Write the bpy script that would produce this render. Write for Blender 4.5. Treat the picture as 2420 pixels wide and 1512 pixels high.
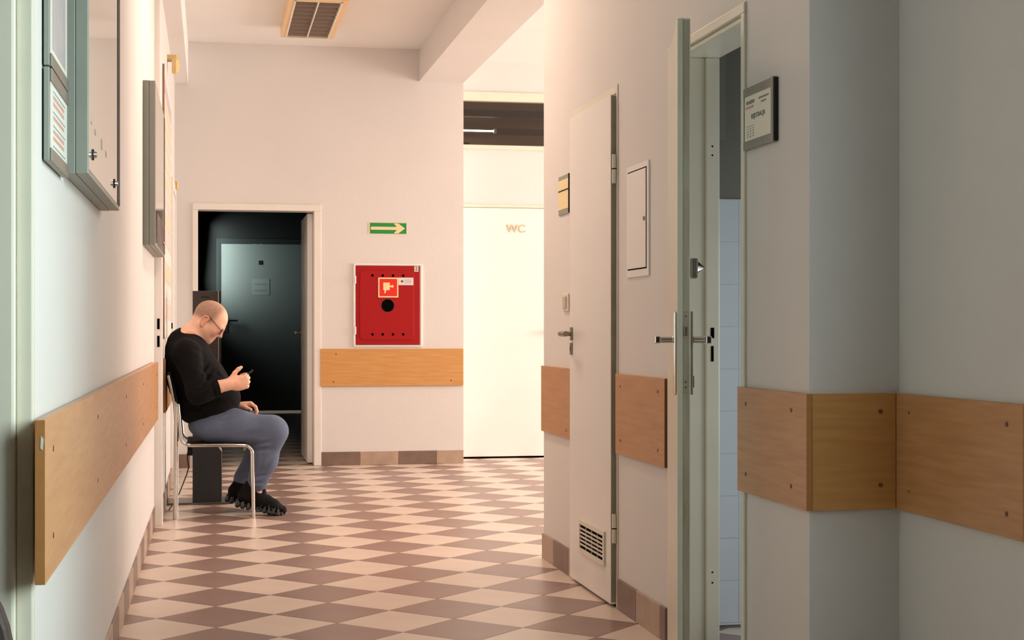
import bpy, bmesh, math, random
import numpy as np
from mathutils import Matrix, Vector

random.seed(4)
for o in list(bpy.data.objects):
    bpy.data.objects.remove(o)
scene = bpy.context.scene
COL = scene.collection

# ------------------------------------------------------------------ camera
F_PX, HORIZON, YAW, CAM_H = 3650.0, 780.0, 0.193, 1.05
cam_data = bpy.data.cameras.new('camera')
cam_data.sensor_width = 36.0
cam_data.lens = 36.0 * F_PX / 2420.0
cam_data.shift_y = (HORIZON - 756.0) / 2420.0
cam_data.clip_start = 0.05
cam = bpy.data.objects.new('camera', cam_data)
cam.location = (0, 0, CAM_H)
cam.rotation_euler = (math.pi / 2, 0, -YAW)
COL.objects.link(cam)
scene.camera = cam

# ------------------------------------------------------------------ world, lights, exposure
scene.view_settings.view_transform = 'Standard'
scene.view_settings.look = 'None'
scene.view_settings.gamma = 1.0
scene.view_settings.use_curve_mapping = False
scene.view_settings.exposure = 0.45
world = bpy.data.worlds.new('daylight')
scene.world = world
world.use_nodes = True
world.node_tree.nodes['Background'].inputs[0].default_value = (0.85, 0.93, 1.0, 1)
world.node_tree.nodes['Background'].inputs[1].default_value = 0.3


def area(name, loc, target, sx, sy, power, color):
    d = bpy.data.lights.new(name, 'AREA')
    d.shape = 'RECTANGLE'
    d.size, d.size_y, d.energy, d.color = sx, sy, power, color
    o = bpy.data.objects.new(name, d)
    o.location = loc
    o.rotation_euler = (Vector(target) - Vector(loc)).to_track_quat('-Z', 'Y').to_euler()
    COL.objects.link(o)
    return o


# daylight through the hall window on the right (behind the corner)
area('hall_window_light', (6.95, 10.5, 1.7), (0.0, 10.5, 1.6), 3.4, 1.9, 232.0, (1.0, 0.87, 0.78))
# daylight from the side window in the right wall, behind the viewer
side = area('side_window_light', (1.82, 1.95, 1.7), (-0.3, 3.3, 0.9), 1.0, 1.6, 27.0, (0.80, 0.97, 0.98))
side.data.spread = math.radians(106)
# lamp light falling on the far door of the dark passage
pas = area('passage_light', (-0.12, 19.50, 1.7), (0.6, 19.75, 1.6), 0.16, 1.4, 6.5, (0.82, 1.0, 0.94))
pas.data.spread = math.radians(95)
# window of the registration room
area('registration_light', (3.1, 4.4, 0.95), (1.9, 5.1, 0.8), 0.8, 1.0, 11.0, (0.86, 0.95, 1.0))

# ------------------------------------------------------------------ measuring helper: a viewing ray to a world plane
_c, _s = math.cos(YAW), math.sin(YAW)


def at(x, y, Y):
    u, w = (x - 1210) / F_PX, (HORIZON - y) / F_PX
    d = (u * _c + _s, _c - u * _s, w)
    t = Y / d[1]
    return Vector((d[0] * t, Y, CAM_H + d[2] * t))


def atX(x, y, X):
    u, w = (x - 1210) / F_PX, (HORIZON - y) / F_PX
    d = (u * _c + _s, _c - u * _s, w)
    t = X / d[0]
    return Vector((X, d[1] * t, CAM_H + d[2] * t))


# ------------------------------------------------------------------ materials
MATS = {}


def srgb(r, g, b):
    def f(v):
        v /= 255.0
        return v / 12.92 if v <= 0.04045 else ((v + 0.055) / 1.055) ** 2.4
    return (f(r), f(g), f(b), 1.0)


def mat(name, col, rough=0.5, metal=0.0, noise=0.0, scale=8.0, stretch=(1, 1, 1), bump=0.0, bscale=60.0,
        spec=0.5, col2=None, coat=0.0, detail=4.0, emit=None, alpha=None, sheen=0.0):
    if name in MATS:
        return MATS[name]
    m = bpy.data.materials.new(name)
    m.use_nodes = True
    nt = m.node_tree
    b = nt.nodes['Principled BSDF']
    b.inputs['Base Color'].default_value = col
    b.inputs['Roughness'].default_value = rough
    b.inputs['Metallic'].default_value = metal
    b.inputs['Specular IOR Level'].default_value = spec
    b.inputs['Coat Weight'].default_value = coat
    if sheen:
        b.inputs['Sheen Weight'].default_value = sheen
    if emit:
        b.inputs['Emission Color'].default_value = emit[0]
        b.inputs['Emission Strength'].default_value = emit[1]
    tc = nt.nodes.new('ShaderNodeTexCoord')
    if noise or col2:
        mp = nt.nodes.new('ShaderNodeMapping')
        mp.inputs['Scale'].default_value = stretch
        nz = nt.nodes.new('ShaderNodeTexNoise')
        nz.inputs['Scale'].default_value = scale
        nz.inputs['Detail'].default_value = detail
        nt.links.new(tc.outputs['Object'], mp.inputs['Vector'])
        nt.links.new(mp.outputs['Vector'], nz.inputs['Vector'])
        rp = nt.nodes.new('ShaderNodeValToRGB')
        c2 = col2 if col2 else tuple(min(1, v * (1 + noise)) for v in col[:3]) + (1,)
        c1 = col if col2 else tuple(v * (1 - noise) for v in col[:3]) + (1,)
        rp.color_ramp.elements[0].color = c1
        rp.color_ramp.elements[1].color = c2
        rp.color_ramp.elements[0].position = 0.32
        rp.color_ramp.elements[1].position = 0.68
        nt.links.new(nz.outputs['Fac'], rp.inputs['Fac'])
        nt.links.new(rp.outputs['Color'], b.inputs['Base Color'])
    if bump:
        nb = nt.nodes.new('ShaderNodeTexNoise')
        nb.inputs['Scale'].default_value = bscale
        nb.inputs['Detail'].default_value = 5
        bp = nt.nodes.new('ShaderNodeBump')
        bp.inputs['Strength'].default_value = bump
        bp.inputs['Distance'].default_value = 0.01
        nt.links.new(tc.outputs['Object'], nb.inputs['Vector'])
        nt.links.new(nb.outputs['Fac'], bp.inputs['Height'])
        nt.links.new(bp.outputs['Normal'], b.inputs['Normal'])
    if alpha is not None:
        b.inputs['Transmission Weight'].default_value = alpha
    MATS[name] = m
    return m


M_WALL = mat('wall_paint', srgb(228, 224, 220), 0.62, noise=0.018, scale=1.6, bump=0.08, bscale=45)
M_CEIL = mat('ceiling_paint', srgb(240, 237, 233), 0.8, noise=0.015, scale=1.2, bump=0.05)
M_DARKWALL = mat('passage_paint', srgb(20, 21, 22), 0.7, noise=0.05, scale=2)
M_WHITE = mat('white_lacquer', srgb(243, 239, 234), 0.35, noise=0.012, scale=3)
M_FRAME = mat('cream_enamel', srgb(232, 226, 208), 0.3, noise=0.03, scale=5, bump=0.03, bscale=20)
M_FRAMEW = mat('white_enamel', srgb(238, 233, 226), 0.3, noise=0.015, scale=5)
M_SCREW = mat('screw_brown', srgb(116, 82, 56), .5)
M_WOOD = mat('beech_laminate', srgb(192, 138, 90), 0.36, col2=srgb(206, 154, 104), scale=7, stretch=(9, 0.7, 9), detail=6)
M_WOODX = mat('beech_laminate_across', srgb(204, 148, 84), 0.36, col2=srgb(216, 162, 98), scale=7, stretch=(0.7, 9, 9), detail=6)
M_WOODEDGE = mat('beech_edge_band', srgb(186, 128, 72), 0.5, noise=0.06, scale=20)
M_TILE_L = mat('tile_light', srgb(224, 205, 190), 0.33, noise=0.05, scale=3.5, bump=0.05, bscale=25)
M_TILE_D = mat('tile_dark', srgb(148, 121, 112), 0.33, noise=0.07, scale=3.5, bump=0.05, bscale=25)
M_GROUT = mat('grout', srgb(78, 62, 54), 0.9, noise=0.1, scale=20)
M_SKIRT_L = mat('skirting_tile_light', srgb(182, 158, 138), 0.4, noise=0.08, scale=14)
M_SKIRT_D = mat('skirting_tile_dark', srgb(128, 106, 96), 0.4, noise=0.10, scale=14)
M_ALU = mat('brushed_aluminium', srgb(150, 150, 142), 0.42, metal=0.75, noise=0.05, scale=30, stretch=(1, 1, 0.05))
M_ALUP = mat('painted_aluminium', srgb(150, 152, 142), 0.45, metal=0.25, noise=0.03, scale=20)
M_CHROME = mat('chrome', srgb(225, 222, 215), 0.12, metal=1.0)
M_NICKEL = mat('worn_nickel', srgb(150, 142, 128), 0.3, metal=0.9, noise=0.15, scale=40)
M_BLACK = mat('black_gasket', srgb(14, 14, 14), 0.6)
M_HOLE = mat('dark_slot', srgb(6, 6, 6), 0.95, spec=0.05)
M_DGREY = mat('dark_grey_steel', srgb(48, 50, 54), 0.5, noise=0.04, scale=60, bump=0.05, bscale=300)
M_DBROWN = mat('dark_brown_panel', srgb(54, 44, 40), 0.42, noise=0.06, scale=5)
M_RED = mat('red_enamel', srgb(168, 10, 16), 0.42, noise=0.04, scale=4, spec=.3)
M_REDS = mat('red_sign', srgb(232, 38, 22), 0.45)
M_GREEN = mat('green_sign', srgb(30, 146, 76), 0.45)
M_CREAMS = mat('luminous_cream', srgb(246, 226, 172), 0.5)
M_PAPER = mat('paper', srgb(228, 226, 216), 0.7, noise=0.02, scale=10)
M_INK = mat('grey_ink', srgb(126, 126, 136), 0.8)
M_INKRED = mat('red_ink', srgb(214, 164, 152), 0.8)
M_INKBLUE = mat('blue_grey_ink', srgb(138, 150, 156), 0.8)
M_ORANGEP = mat('orange_paper', srgb(240, 210, 182), 0.7, noise=0.03, scale=14)
M_PINKP = mat('pink_paper', srgb(230, 208, 196), 0.7, noise=0.03, scale=14)
M_LILACP = mat('lilac_paper', srgb(200, 184, 190), 0.7, noise=0.03, scale=14)
M_YPLASTIC = mat('aged_yellow_plastic', srgb(232, 202, 140), 0.45, noise=0.04, scale=12)
M_LAMPBODY = mat('lamp_housing_enamel', srgb(238, 200, 148), 0.45, noise=0.03, scale=6)
M_LOUVRE = mat('lamp_louvre_metal', srgb(150, 136, 126), 0.3, metal=0.6)
M_BACKREFL = mat('lamp_reflector_dark', srgb(22, 17, 15), 0.6)
M_GLASS = mat('case_glass', srgb(206, 196, 184), 0.06, spec=0.9, coat=0.6)
M_TRANSOM = mat('transom_glass', srgb(240, 240, 240), 0.02, alpha=1.0)
M_TRANSOM.node_tree.nodes['Principled BSDF'].inputs['IOR'].default_value = 1.45
M_WTILE = mat('white_wall_tile', srgb(208, 214, 220), 0.25, noise=0.02, scale=4)
M_GREYWALL = mat('grey_wall_paint', srgb(120, 116, 106), 0.75, noise=0.03, scale=3)
M_BRASS = mat('pale_brass', srgb(214, 196, 158), 0.4, metal=0.1)
M_CHAIRBLK = mat('black_upholstery', srgb(24, 23, 24), 0.85, bump=0.2, bscale=200)
M_BROWNLEA = mat('brown_upholstery', srgb(66, 54, 48), 0.6, noise=0.25, scale=18, bump=0.1, bscale=80)


def glass_simple(name, tint=(1, 1, 1, 1), gloss=0.35):
    m = bpy.data.materials.new(name)
    m.use_nodes = True
    nt = m.node_tree
    nt.nodes.clear()
    out = nt.nodes.new('ShaderNodeOutputMaterial')
    mix = nt.nodes.new('ShaderNodeMixShader')
    tr = nt.nodes.new('ShaderNodeBsdfTransparent')
    tr.inputs['Color'].default_value = tint
    gl = nt.nodes.new('ShaderNodeBsdfGlossy')
    gl.inputs['Roughness'].default_value = 0.03
    fr = nt.nodes.new('ShaderNodeFresnel')
    fr.inputs['IOR'].default_value = 1.5
    nt.links.new(fr.outputs[0], mix.inputs[0])
    nt.links.new(tr.outputs[0], mix.inputs[1])
    nt.links.new(gl.outputs[0], mix.inputs[2])
    nt.links.new(mix.outputs[0], out.inputs[0])
    MATS[name] = m
    return m


M_PANE = glass_simple('clear_pane', (0.92, 0.95, 0.93, 1))


# ------------------------------------------------------------------ mesh builder
class MB:
    def __init__(self):
        self.v, self.f = [], []

    def add(self, vs, fs):
        n = len(self.v)
        self.v += [Vector(p) for p in vs]
        self.f += [[i + n for i in f] for f in fs]
        return self

    def box(self, x0, x1, y0, y1, z0, z1):
        vs = [(x0, y0, z0), (x1, y0, z0), (x1, y1, z0), (x0, y1, z0), (x0, y0, z1), (x1, y0, z1), (x1, y1, z1), (x0, y1, z1)]
        return self.add(vs, [(0, 3, 2, 1), (4, 5, 6, 7), (0, 1, 5, 4), (1, 2, 6, 5), (2, 3, 7, 6), (3, 0, 4, 7)])

    def obox(self, c, ax, ay, az, hx, hy, hz):
        c, ax, ay, az = Vector(c), Vector(ax).normalized(), Vector(ay).normalized(), Vector(az).normalized()
        vs = []
        for k in (-1, 1):
            for i, j in ((-1, -1), (1, -1), (1, 1), (-1, 1)):
                vs.append(c + ax * hx * i + ay * hy * j + az * hz * k)
        return self.add(vs, [(0, 3, 2, 1), (4, 5, 6, 7), (0, 1, 5, 4), (1, 2, 6, 5), (2, 3, 7, 6), (3, 0, 4, 7)])

    def prism(self, poly, off):
        """poly: list of 3D points (planar), extruded by vector off"""
        n = len(poly)
        off = Vector(off)
        vs = [Vector(p) for p in poly] + [Vector(p) + off for p in poly]
        fs = [list(range(n))[::-1], list(range(n, 2 * n))]
        for i in range(n):
            j = (i + 1) % n
            fs.append([i, j, j + n, i + n])
        return self.add(vs, fs)

    def tube(self, pts, r, seg=12, caps=True):
        pts = [Vector(p) for p in pts]
        rs = r if isinstance(r, (list, tuple)) else [r] * len(pts)
        vs, fs = [], []
        prev = None
        for i, p in enumerate(pts):
            a = pts[max(i - 1, 0)]
            b = pts[min(i + 1, len(pts) - 1)]
            d = (b - a).normalized()
            if prev is None:
                ref = Vector((0, 0, 1)) if abs(d.z) < 0.9 else Vector((0, 1, 0))
                u = d.cross(ref).normalized()
            else:
                u = (prev - d * prev.dot(d)).normalized()
            prev = u
            w = d.cross(u)
            for k in range(seg):
                an = 2 * math.pi * k / seg
                vs.append(p + (u * math.cos(an) + w * math.sin(an)) * rs[i])
        for i in range(len(pts) - 1):
            for k in range(seg):
                k2 = (k + 1) % seg
                fs.append([i * seg + k, i * seg + k2, (i + 1) * seg + k2, (i + 1) * seg + k])
        if caps:
            fs.append(list(range(seg))[::-1])
            fs.append(list(range((len(pts) - 1) * seg, len(pts) * seg)))
        return self.add(vs, fs)

    def cyl(self, a, b, r, seg=20):
        return self.tube([a, b], r, seg)

    def build(self, name, m, parent=None, smooth=False, bevel=0.0, bseg=2, fix=True):
        me = bpy.data.meshes.new(name)
        base = Vector((0, 0, 0))
        if parent is not None:
            base = world_loc(parent)
        me.from_pydata([tuple(p - base) for p in self.v], [], self.f)
        me.update()
        if fix:
            bm = bmesh.new()
            bm.from_mesh(me)
            bmesh.ops.recalc_face_normals(bm, faces=bm.faces)
            bm.to_mesh(me)
            bm.free()
        me.materials.append(m)
        if smooth:
            for p in me.polygons:
                p.use_smooth = True
            try:
                me.set_sharp_from_angle(angle=math.radians(40))
            except Exception:
                pass
        o = bpy.data.objects.new(name, me)
        COL.objects.link(o)
        if parent is not None:
            o.parent = parent
        if bevel:
            bv = o.modifiers.new('bevel', 'BEVEL')
            bv.width = bevel
            bv.segments = bseg
            bv.limit_method = 'ANGLE'
            bv.angle_limit = math.radians(40)
        return o


def world_loc(o):
    v = Vector((0, 0, 0))
    while o is not None:
        v += o.location
        o = o.parent
    return v


def tag(o, label, cat, group=None, kind=None):
    o['label'] = label
    o['category'] = cat
    if group:
        o['group'] = group
    if kind:
        o['kind'] = kind
    return o


def thing(name, label, cat, loc=(0, 0, 0), group=None, kind=None):
    o = bpy.data.objects.new(name, None)
    o.empty_display_size = 0.1
    o.location = loc
    COL.objects.link(o)
    return tag(o, label, cat, group, kind)


def bx(name, m, parent, x0, x1, y0, y1, z0, z1, bevel=0.0):
    return MB().box(min(x0, x1), max(x0, x1), min(y0, y1), max(y0, y1), min(z0, z1), max(z0, z1)).build(name, m, parent, bevel=bevel)


def text_part(name, body, size, origin, right, up, m, parent, extrude=0.0006, align='CENTER', squeeze=1.0):
    cu = bpy.data.curves.new(name, 'FONT')
    cu.body = body
    cu.size = size
    cu.extrude = extrude
    cu.align_x = align
    cu.align_y = 'CENTER'
    tmp = bpy.data.objects.new(name + '_tmp', cu)
    me = bpy.data.meshes.new_from_object(tmp)
    bpy.data.objects.remove(tmp)
    right, up = Vector(right).normalized(), Vector(up).normalized()
    nrm = right.cross(up)
    base = world_loc(parent) if parent else Vector((0, 0, 0))
    M = Matrix.Translation(Vector(origin) - base) @ Matrix((right * squeeze, up, nrm)).transposed().to_4x4()
    me.transform(M)
    me.materials.clear()
    me.materials.append(m)
    me.name = name
    o = bpy.data.objects.new(name, me)
    COL.objects.link(o)
    if parent:
        o.parent = parent
    return o


# ------------------------------------------------------------------ room dimensions
CEIL = 3.25
XR = 1.512          # right corridor wall
YF = 12.03          # far wall
YC = 6.97           # corner where the corridor opens to the hall


def XL(y):          # left wall, very slightly converging
    return -0.325 + 0.0055 * (y - 2.85)


XL2 = -0.266        # left wall beyond the door frame
Y_END = -7.0


def wall(name, boxes, label, m=M_WALL, skew=False):
    b = MB()
    for bb in boxes:
        b.box(*bb)
    o = b.build(name, m)
    return tag(o, label, 'wall', kind='structure')


# left wall (skewed slab pieces)
b = MB()
for (y0, y1, z0, z1) in ((3.0, 8.52, 0, CEIL), (2.1, 3.0, 2.06, CEIL), (Y_END, 2.1, 0, CEIL)):
    b.add([(XL(y0) - .2, y0, z0), (XL(y0), y0, z0), (XL(y1), y1, z0), (XL(y1) - .2, y1, z0),
           (XL(y0) - .2, y0, z1), (XL(y0), y0, z1), (XL(y1), y1, z1), (XL(y1) - .2, y1, z1)],
          [(0, 3, 2, 1), (4, 5, 6, 7), (0, 1, 5, 4), (1, 2, 6, 5), (2, 3, 7, 6), (3, 0, 4, 7)])
b.box(XL2 - .25, XL2, 8.52, YF + .2, 0, CEIL)
tag(b.build('wall_left', M_WALL), 'long white corridor wall on the left with display cases', 'wall', kind='structure')
wall('wall_left_room', [(-1.7, -1.6, 0.9, 3.9, 0, CEIL), (-1.6, XL(2) - .21, 0.9, 1.0, 0, CEIL), (-1.6, XL(3) - .21, 3.8, 3.9, 0, CEIL)],
     'plain walls of the room behind the left doorway')

RT = .16           # thickness of the right wall
YP = 3.75          # pillar face
XN = 1.76          # near right wall
wall('wall_right', [
    (XR, XR + RT, 6.375, YC, 0, CEIL), (XR, XR + RT, 5.64, 6.375, 1.98, CEIL), (XR, XR + RT, 4.985, 5.64, 0, CEIL),
    (XR, XR + RT, 4.222, 4.985, 1.995, CEIL), (XR, XR + RT, YP, 4.222, 0, CEIL), (XR + RT, XN + .2, YP, 3.9, 0, CEIL)],
    'pale right corridor wall with two doors and a protruding pillar corner')
wall('wall_right_near', [(XN, XN + .2, 2.9, YP, 0, CEIL), (XN, XN + .2, 1.2, 2.9, 0, .7), (XN, XN + .2, 1.2, 2.9, 2.6, CEIL), (XN, XN + .2, Y_END, 1.2, 0, CEIL)], 'grey wall at the right edge, set back behind the pillar')
wall('wall_back', [(-.6, 1.97, Y_END - .2, Y_END, 0, CEIL)], 'plain end wall behind the viewer')
wall('wall_far', [(-.27, -.093, YF, YF + .17, 0, CEIL), (-.093, .79, YF, YF + .17, 1.985, CEIL), (.79, 1.961, YF, YF + .17, 0, CEIL),
                  (1.80, 1.961, YF + .17, 12.46, 0, CEIL)],
     'cream far wall with the dark doorway and red cabinet')
wall('wall_toilet', [(2.93, 7.0, 12.46, 12.6, 0, CEIL), (1.961, 2.93, 12.46, 12.6, 2.08, 2.53),
                     (1.961, 2.93, 12.46, 12.6, 3.0, CEIL)],
     'brightly lit white wall around the toilet door')
wall('wall_hall_right', [(7.0, 7.2, YC - .2, 12.6, 0, .75), (7.0, 7.2, YC - .2, 12.6, 2.75, CEIL), (7.0, 7.2, YC - .2, 8.75, .75, 2.75),
                         (7.0, 7.2, 12.25, 12.6, .75, 2.75)], 'hall wall with a large window, hidden round the corner')
wall('wall_hall_near', [(XR + RT, 7.0, YC - .2, YC, 0, CEIL)], 'near side wall of the hall, hidden round the corner')
tag(MB().box(-1.8, 7.3, Y_END - .3, 12.7, CEIL, CEIL + .15).build('ceiling', M_CEIL), 'white painted ceiling of corridor and hall', 'ceiling', kind='structure')
tag(MB().box(1.608, 1.961, YC, YF, 3.0, CEIL).build('trim_1', M_WALL), 'deep plastered ceiling beam running beside the right wall corner', 'beam', kind='structure')
tag(MB().box(-.36, -.165, 3.2, YF, 2.93, CEIL).build('trim_2', M_CEIL), 'narrow boxed duct along the top of the left wall', 'duct', kind='structure')
# dark passage behind the far doorway
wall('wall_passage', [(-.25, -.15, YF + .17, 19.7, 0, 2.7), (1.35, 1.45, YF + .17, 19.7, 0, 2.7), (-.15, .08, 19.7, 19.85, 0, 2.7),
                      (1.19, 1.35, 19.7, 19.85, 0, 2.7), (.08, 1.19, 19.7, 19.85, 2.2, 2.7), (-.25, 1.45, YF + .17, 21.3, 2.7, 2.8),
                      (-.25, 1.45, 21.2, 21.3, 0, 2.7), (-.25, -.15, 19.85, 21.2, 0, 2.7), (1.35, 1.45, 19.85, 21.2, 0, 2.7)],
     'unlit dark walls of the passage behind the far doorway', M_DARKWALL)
d = bpy.data.lights.new('back_room_lamp', 'POINT')
d.energy, d.color, d.shadow_soft_size = 160, (.9, 1, .95), .1
o = bpy.data.objects.new('back_room_lamp', d)
o.location = (.6, 20.5, 2.2)
COL.objects.link(o)
# registration room
wall('wall_registration', [(XR + RT, 3.3, 5.20, 5.3, 0, CEIL), (3.2, 3.3, 3.9, 5.2, 0, CEIL), (XN + .2, 3.3, 3.8, 3.9, 0, CEIL)],
     'grey upper walls of the room behind the open door', M_GREYWALL)

# ------------------------------------------------------------------ floor and its tiles
fl = MB().box(-1.8, 7.2, Y_END - .2, 21.3, -.12, -.007).build('floor', M_GROUT)
tag(fl, 'checkered floor of diagonal beige and brown ceramic tiles', 'floor', kind='structure')
TILE = 0.3009
D2 = TILE * math.sqrt(2)
u_, w_ = (507.8 - 1210) / F_PX, (HORIZON - 1351.2) / F_PX
t_ = -CAM_H / w_
TX0, TY0 = (u_ * _c + _s) * t_, (_c - u_ * _s) * t_
regions = [(-.36, XR, Y_END, YF), (-.093, .79, YF, YF + .17), (XR, 7.0, YC, YF + .01), (1.961, 7.0, YF, 12.46),
           (-.15, 1.35, YF + .17, 19.7), (XR, XN, Y_END, YP), (-1.6, -.36, 1.0, 3.8), (XR, XR + RT, 4.222, 4.985), (XR + RT, 3.2, 3.9, 5.2)]


def inside(p):
    return any(r[0] - 1e-6 <= p[0] <= r[1] + 1e-6 and r[2] - 1e-6 <= p[1] <= r[3] + 1e-6 for r in regions)


def clip(poly, r):
    for ax, val, sg in ((0, r[0], 1), (0, r[1], -1), (1, r[2], 1), (1, r[3], -1)):
        out = []
        for i in range(len(poly)):
            a, b_ = poly[i - 1], poly[i]
            da, db = (a[ax] - val) * sg, (b_[ax] - val) * sg
            if (da >= 0) != (db >= 0):
                t = da / (da - db)
                out.append((a[0] + (b_[0] - a[0]) * t, a[1] + (b_[1] - a[1]) * t))
            if db >= 0:
                out.append(b_)
        poly = out
        if len(poly) < 3:
            return []
    return poly


def poly_area(p):
    return abs(sum(p[i - 1][0] * p[i][1] - p[i][0] * p[i - 1][1] for i in range(len(p)))) / 2


HD = D2 / 2 - 0.0022
full_me = {}
for dark in (0, 1):
    mb = MB().prism([(0, -HD, 0), (HD, 0, 0), (0, HD, 0), (-HD, 0, 0)], (0, 0, -.008))
    tmp = mb.build('tile_source', M_TILE_D if dark else M_TILE_L)
    full_me[dark] = tmp.data
    bpy.data.objects.remove(tmp)
pieces = []
for e in range(-12, 38):
    for k in range(-30, 32):
        # tile centres: column e, half-step offset for odd columns
        cx = TX0 + e * D2 / 2
        cyy = TY0 + (k + (0.5 if e % 2 == 0 else 0.0)) * D2
        corners = [(cx, cyy - HD), (cx + HD, cyy), (cx, cyy + HD), (cx - HD, cyy)]
        dark = 1 if e % 2 == 0 else 0
        if all(inside(p) for p in corners):
            pieces.append((cx, cyy, dark, None))
        else:
            for r in regions:
                q = clip(corners, r)
                if len(q) >= 3 and poly_area(q) > 4e-4:
                    pieces.append((cx, cyy, dark, q))


def in_view(p):
    x, y = p[0], p[1]
    a, bb = x * _c - y * _s, x * _s + y * _c
    if bb < 4.6:
        return False
    px = 1210 + F_PX * a / bb
    lim = 1300 if y > YC else 1640
    return 200 < px < lim and y < YF + .2 and not (y > YC and x > 2.9)


vis = sorted([p for p in pieces if in_view(p)], key=lambda p: p[1])
singles = vis[:296]
single_ids = set(id(p) for p in singles)
for p in singles:
    if p[3] is None:
        o = bpy.data.objects.new('tile', full_me[p[2]])
        o.location = (p[0], p[1], 0)
        COL.objects.link(o)
        o.parent = fl
    else:
        MB().prism([(q[0], q[1], 0) for q in p[3]], (0, 0, -.008)).build('tile', M_TILE_D if p[2] else M_TILE_L, fl)
for dark in (0, 1):
    mb = MB()
    for p in pieces:
        if id(p) in single_ids or p[2] != dark:
            continue
        q = p[3] or [(p[0], p[1] - HD), (p[0] + HD, p[1]), (p[0], p[1] + HD), (p[0] - HD, p[1])]
        mb.prism([(a[0], a[1], 0) for a in q], (0, 0, -.008))
    o = mb.build('distant_tiles', M_TILE_D if dark else M_TILE_L, fl, fix=False)
    o['kind'] = 'stuff'
    bm = bmesh.new()
    bm.from_mesh(o.data)
    bmesh.ops.recalc_face_normals(bm, faces=bm.faces)
    bm.to_mesh(o.data)
    bm.free()


# ------------------------------------------------------------------ skirting tiles
def skirting(name, label, p0, p1, n, h=.105, th=.010, start=0, first=None):
    p0, p1, n = Vector(p0), Vector(p1), Vector(n)
    L = (p1 - p0).length
    d = (p1 - p0).normalized()
    root = thing(name, label, 'skirting', p0, kind='structure')
    s, i = 0.0, start
    ln = first or .3
    while s < L - 1e-4:
        e2 = min(s + ln, L)
        a, b_ = p0 + d * (s + .001), p0 + d * (e2 - .001)
        MB().prism([a, b_, b_ + Vector((0, 0, h)), a + Vector((0, 0, h))], n * th).build('tile', M_SKIRT_D if i % 2 else M_SKIRT_L, root, bevel=.0015, bseg=1)
        s, i, ln = e2, i + 1, .3
    return root


skirting('baseboard_far', 'row of alternating beige and brown skirting tiles on the far wall', (.845, YF, 0), (1.961, YF, 0), (0, -1, 0), start=1, first=.30)
skirting('baseboard_far_left', 'short skirting tile left of the dark doorway', (XL2 + .012, YF, 0), (-.15, YF, 0), (0, -1, 0), start=1)
skirting('baseboard_left', 'worn skirting tiles along the long left wall', (XL(3.01), 3.01, 0), (XL(8.48), 8.48, 0), (1, 0, 0), th=.007, h=.11)
skirting('baseboard_left_far', 'skirting tiles on the left wall behind the chair', (XL2, 8.64, 0), (XL2, YF, 0), (1, 0, 0))
skirting('baseboard_right', 'skirting tiles between the narrow door and the corner', (XR, YC, 0), (XR, 6.385, 0), (-1, 0, 0), h=.115, first=.24)
skirting('baseboard_right_near', 'skirting tiles between the narrow door and the open door', (XR, 5.625, 0), (XR, 5.0, 0), (-1, 0, 0), h=.115, start=1, first=.26)
skirting('baseboard_corner', 'skirting tile wrapping the corridor corner end', (XR, YC, 0), (XR + RT, YC, 0), (0, 1, 0), h=.115)
skirting('baseboard_pillar', 'skirting tiles under the pillar and near right wall', (XR, 4.21, 0), (XR, YP, 0), (-1, 0, 0), h=.115)
skirting('baseboard_right_back', 'skirting tiles along the grey wall at the right edge', (XN, YP, 0), (XN, 1.0, 0), (-1, 0, 0), h=.115)

# ------------------------------------------------------------------ wall guard boards
BZ0, BZ1 = .587, .887


def screw_at(p, n, parent, m=None, r=.006):
    p, n = Vector(p), Vector(n)
    MB().cyl(p - n * .001, p + n * .0012, r, 10).build('screw_cap', m or M_SCREW, parent, smooth=True)


def board(label, poly, off, m, screws, n, edge=None):
    """poly: outline of the back face, off: thickness vector"""
    root = thing('wall_guard_board', label, 'wall board', poly[0], group=None)
    MB().prism(poly, off).build('panel', m, root, bevel=.0012, bseg=1)
    for sp in screws:
        screw_at(sp, n, root)
    if edge:
        for (eb, em) in edge:
            MB().box(*eb).build('edge_band', em, root)
    return root


def rect_yz(x, y0, y1, z0=BZ0, z1=BZ1, x1=None):
    x1 = x if x1 is None else x1
    return [(x, y0, z0), (x1, y1, z0), (x1, y1, z1), (x, y0, z1)]


# left long board, standing a little off the wall
ya, yb = 2.917, 8.22
xa, xb = XL(ya) + .012, XL(yb) + .012
lb = board('long scuffed beech board on the left wall below the display cases', rect_yz(xa, ya, yb, x1=xb), (.019, 0, 0), M_WOOD,
           [(XL(y) + .031, y, z) for y in (3.05, 4.15, 5.4, 6.6, 8.0) for z in (.66, .825)], (1, 0, 0))
MB().box(xa + .001, xa + .018, ya - .0015, ya + .001, BZ0 + .001, BZ1 - .001).build('edge_band', M_WOODEDGE, lb)
MB().prism([(xa + .010, ya - .0016, .835), (xa + .014, ya - .0016, .832), (xa + .016, ya - .0016, .852), (xa + .011, ya - .0016, .858)],
           (0, -.0006, 0)).build('chipped_corner', M_PAPER, lb)
for y in (3.4, 4.7, 6.0, 7.4):
    bx('batten', M_WOODEDGE, lb, XL(y) + .0005, XL(y) + .0125, y - .03, y + .03, BZ0 + .03, BZ1 - .03)
# left board behind the chair
b2 = board('beech board on the left wall behind the seated man', rect_yz(XL2 + .001, 8.86, 10.75), (.021, 0, 0), M_WOOD,
           [(XL2 + .022, 8.95, .66)], (1, 0, 0))
MB().box(XL2 + .002, XL2 + .021, 8.8585, 8.861, BZ0 + .001, BZ1 - .001).build('edge_band', mat('edge_orange', srgb(206, 142, 82), .5), b2)
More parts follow.
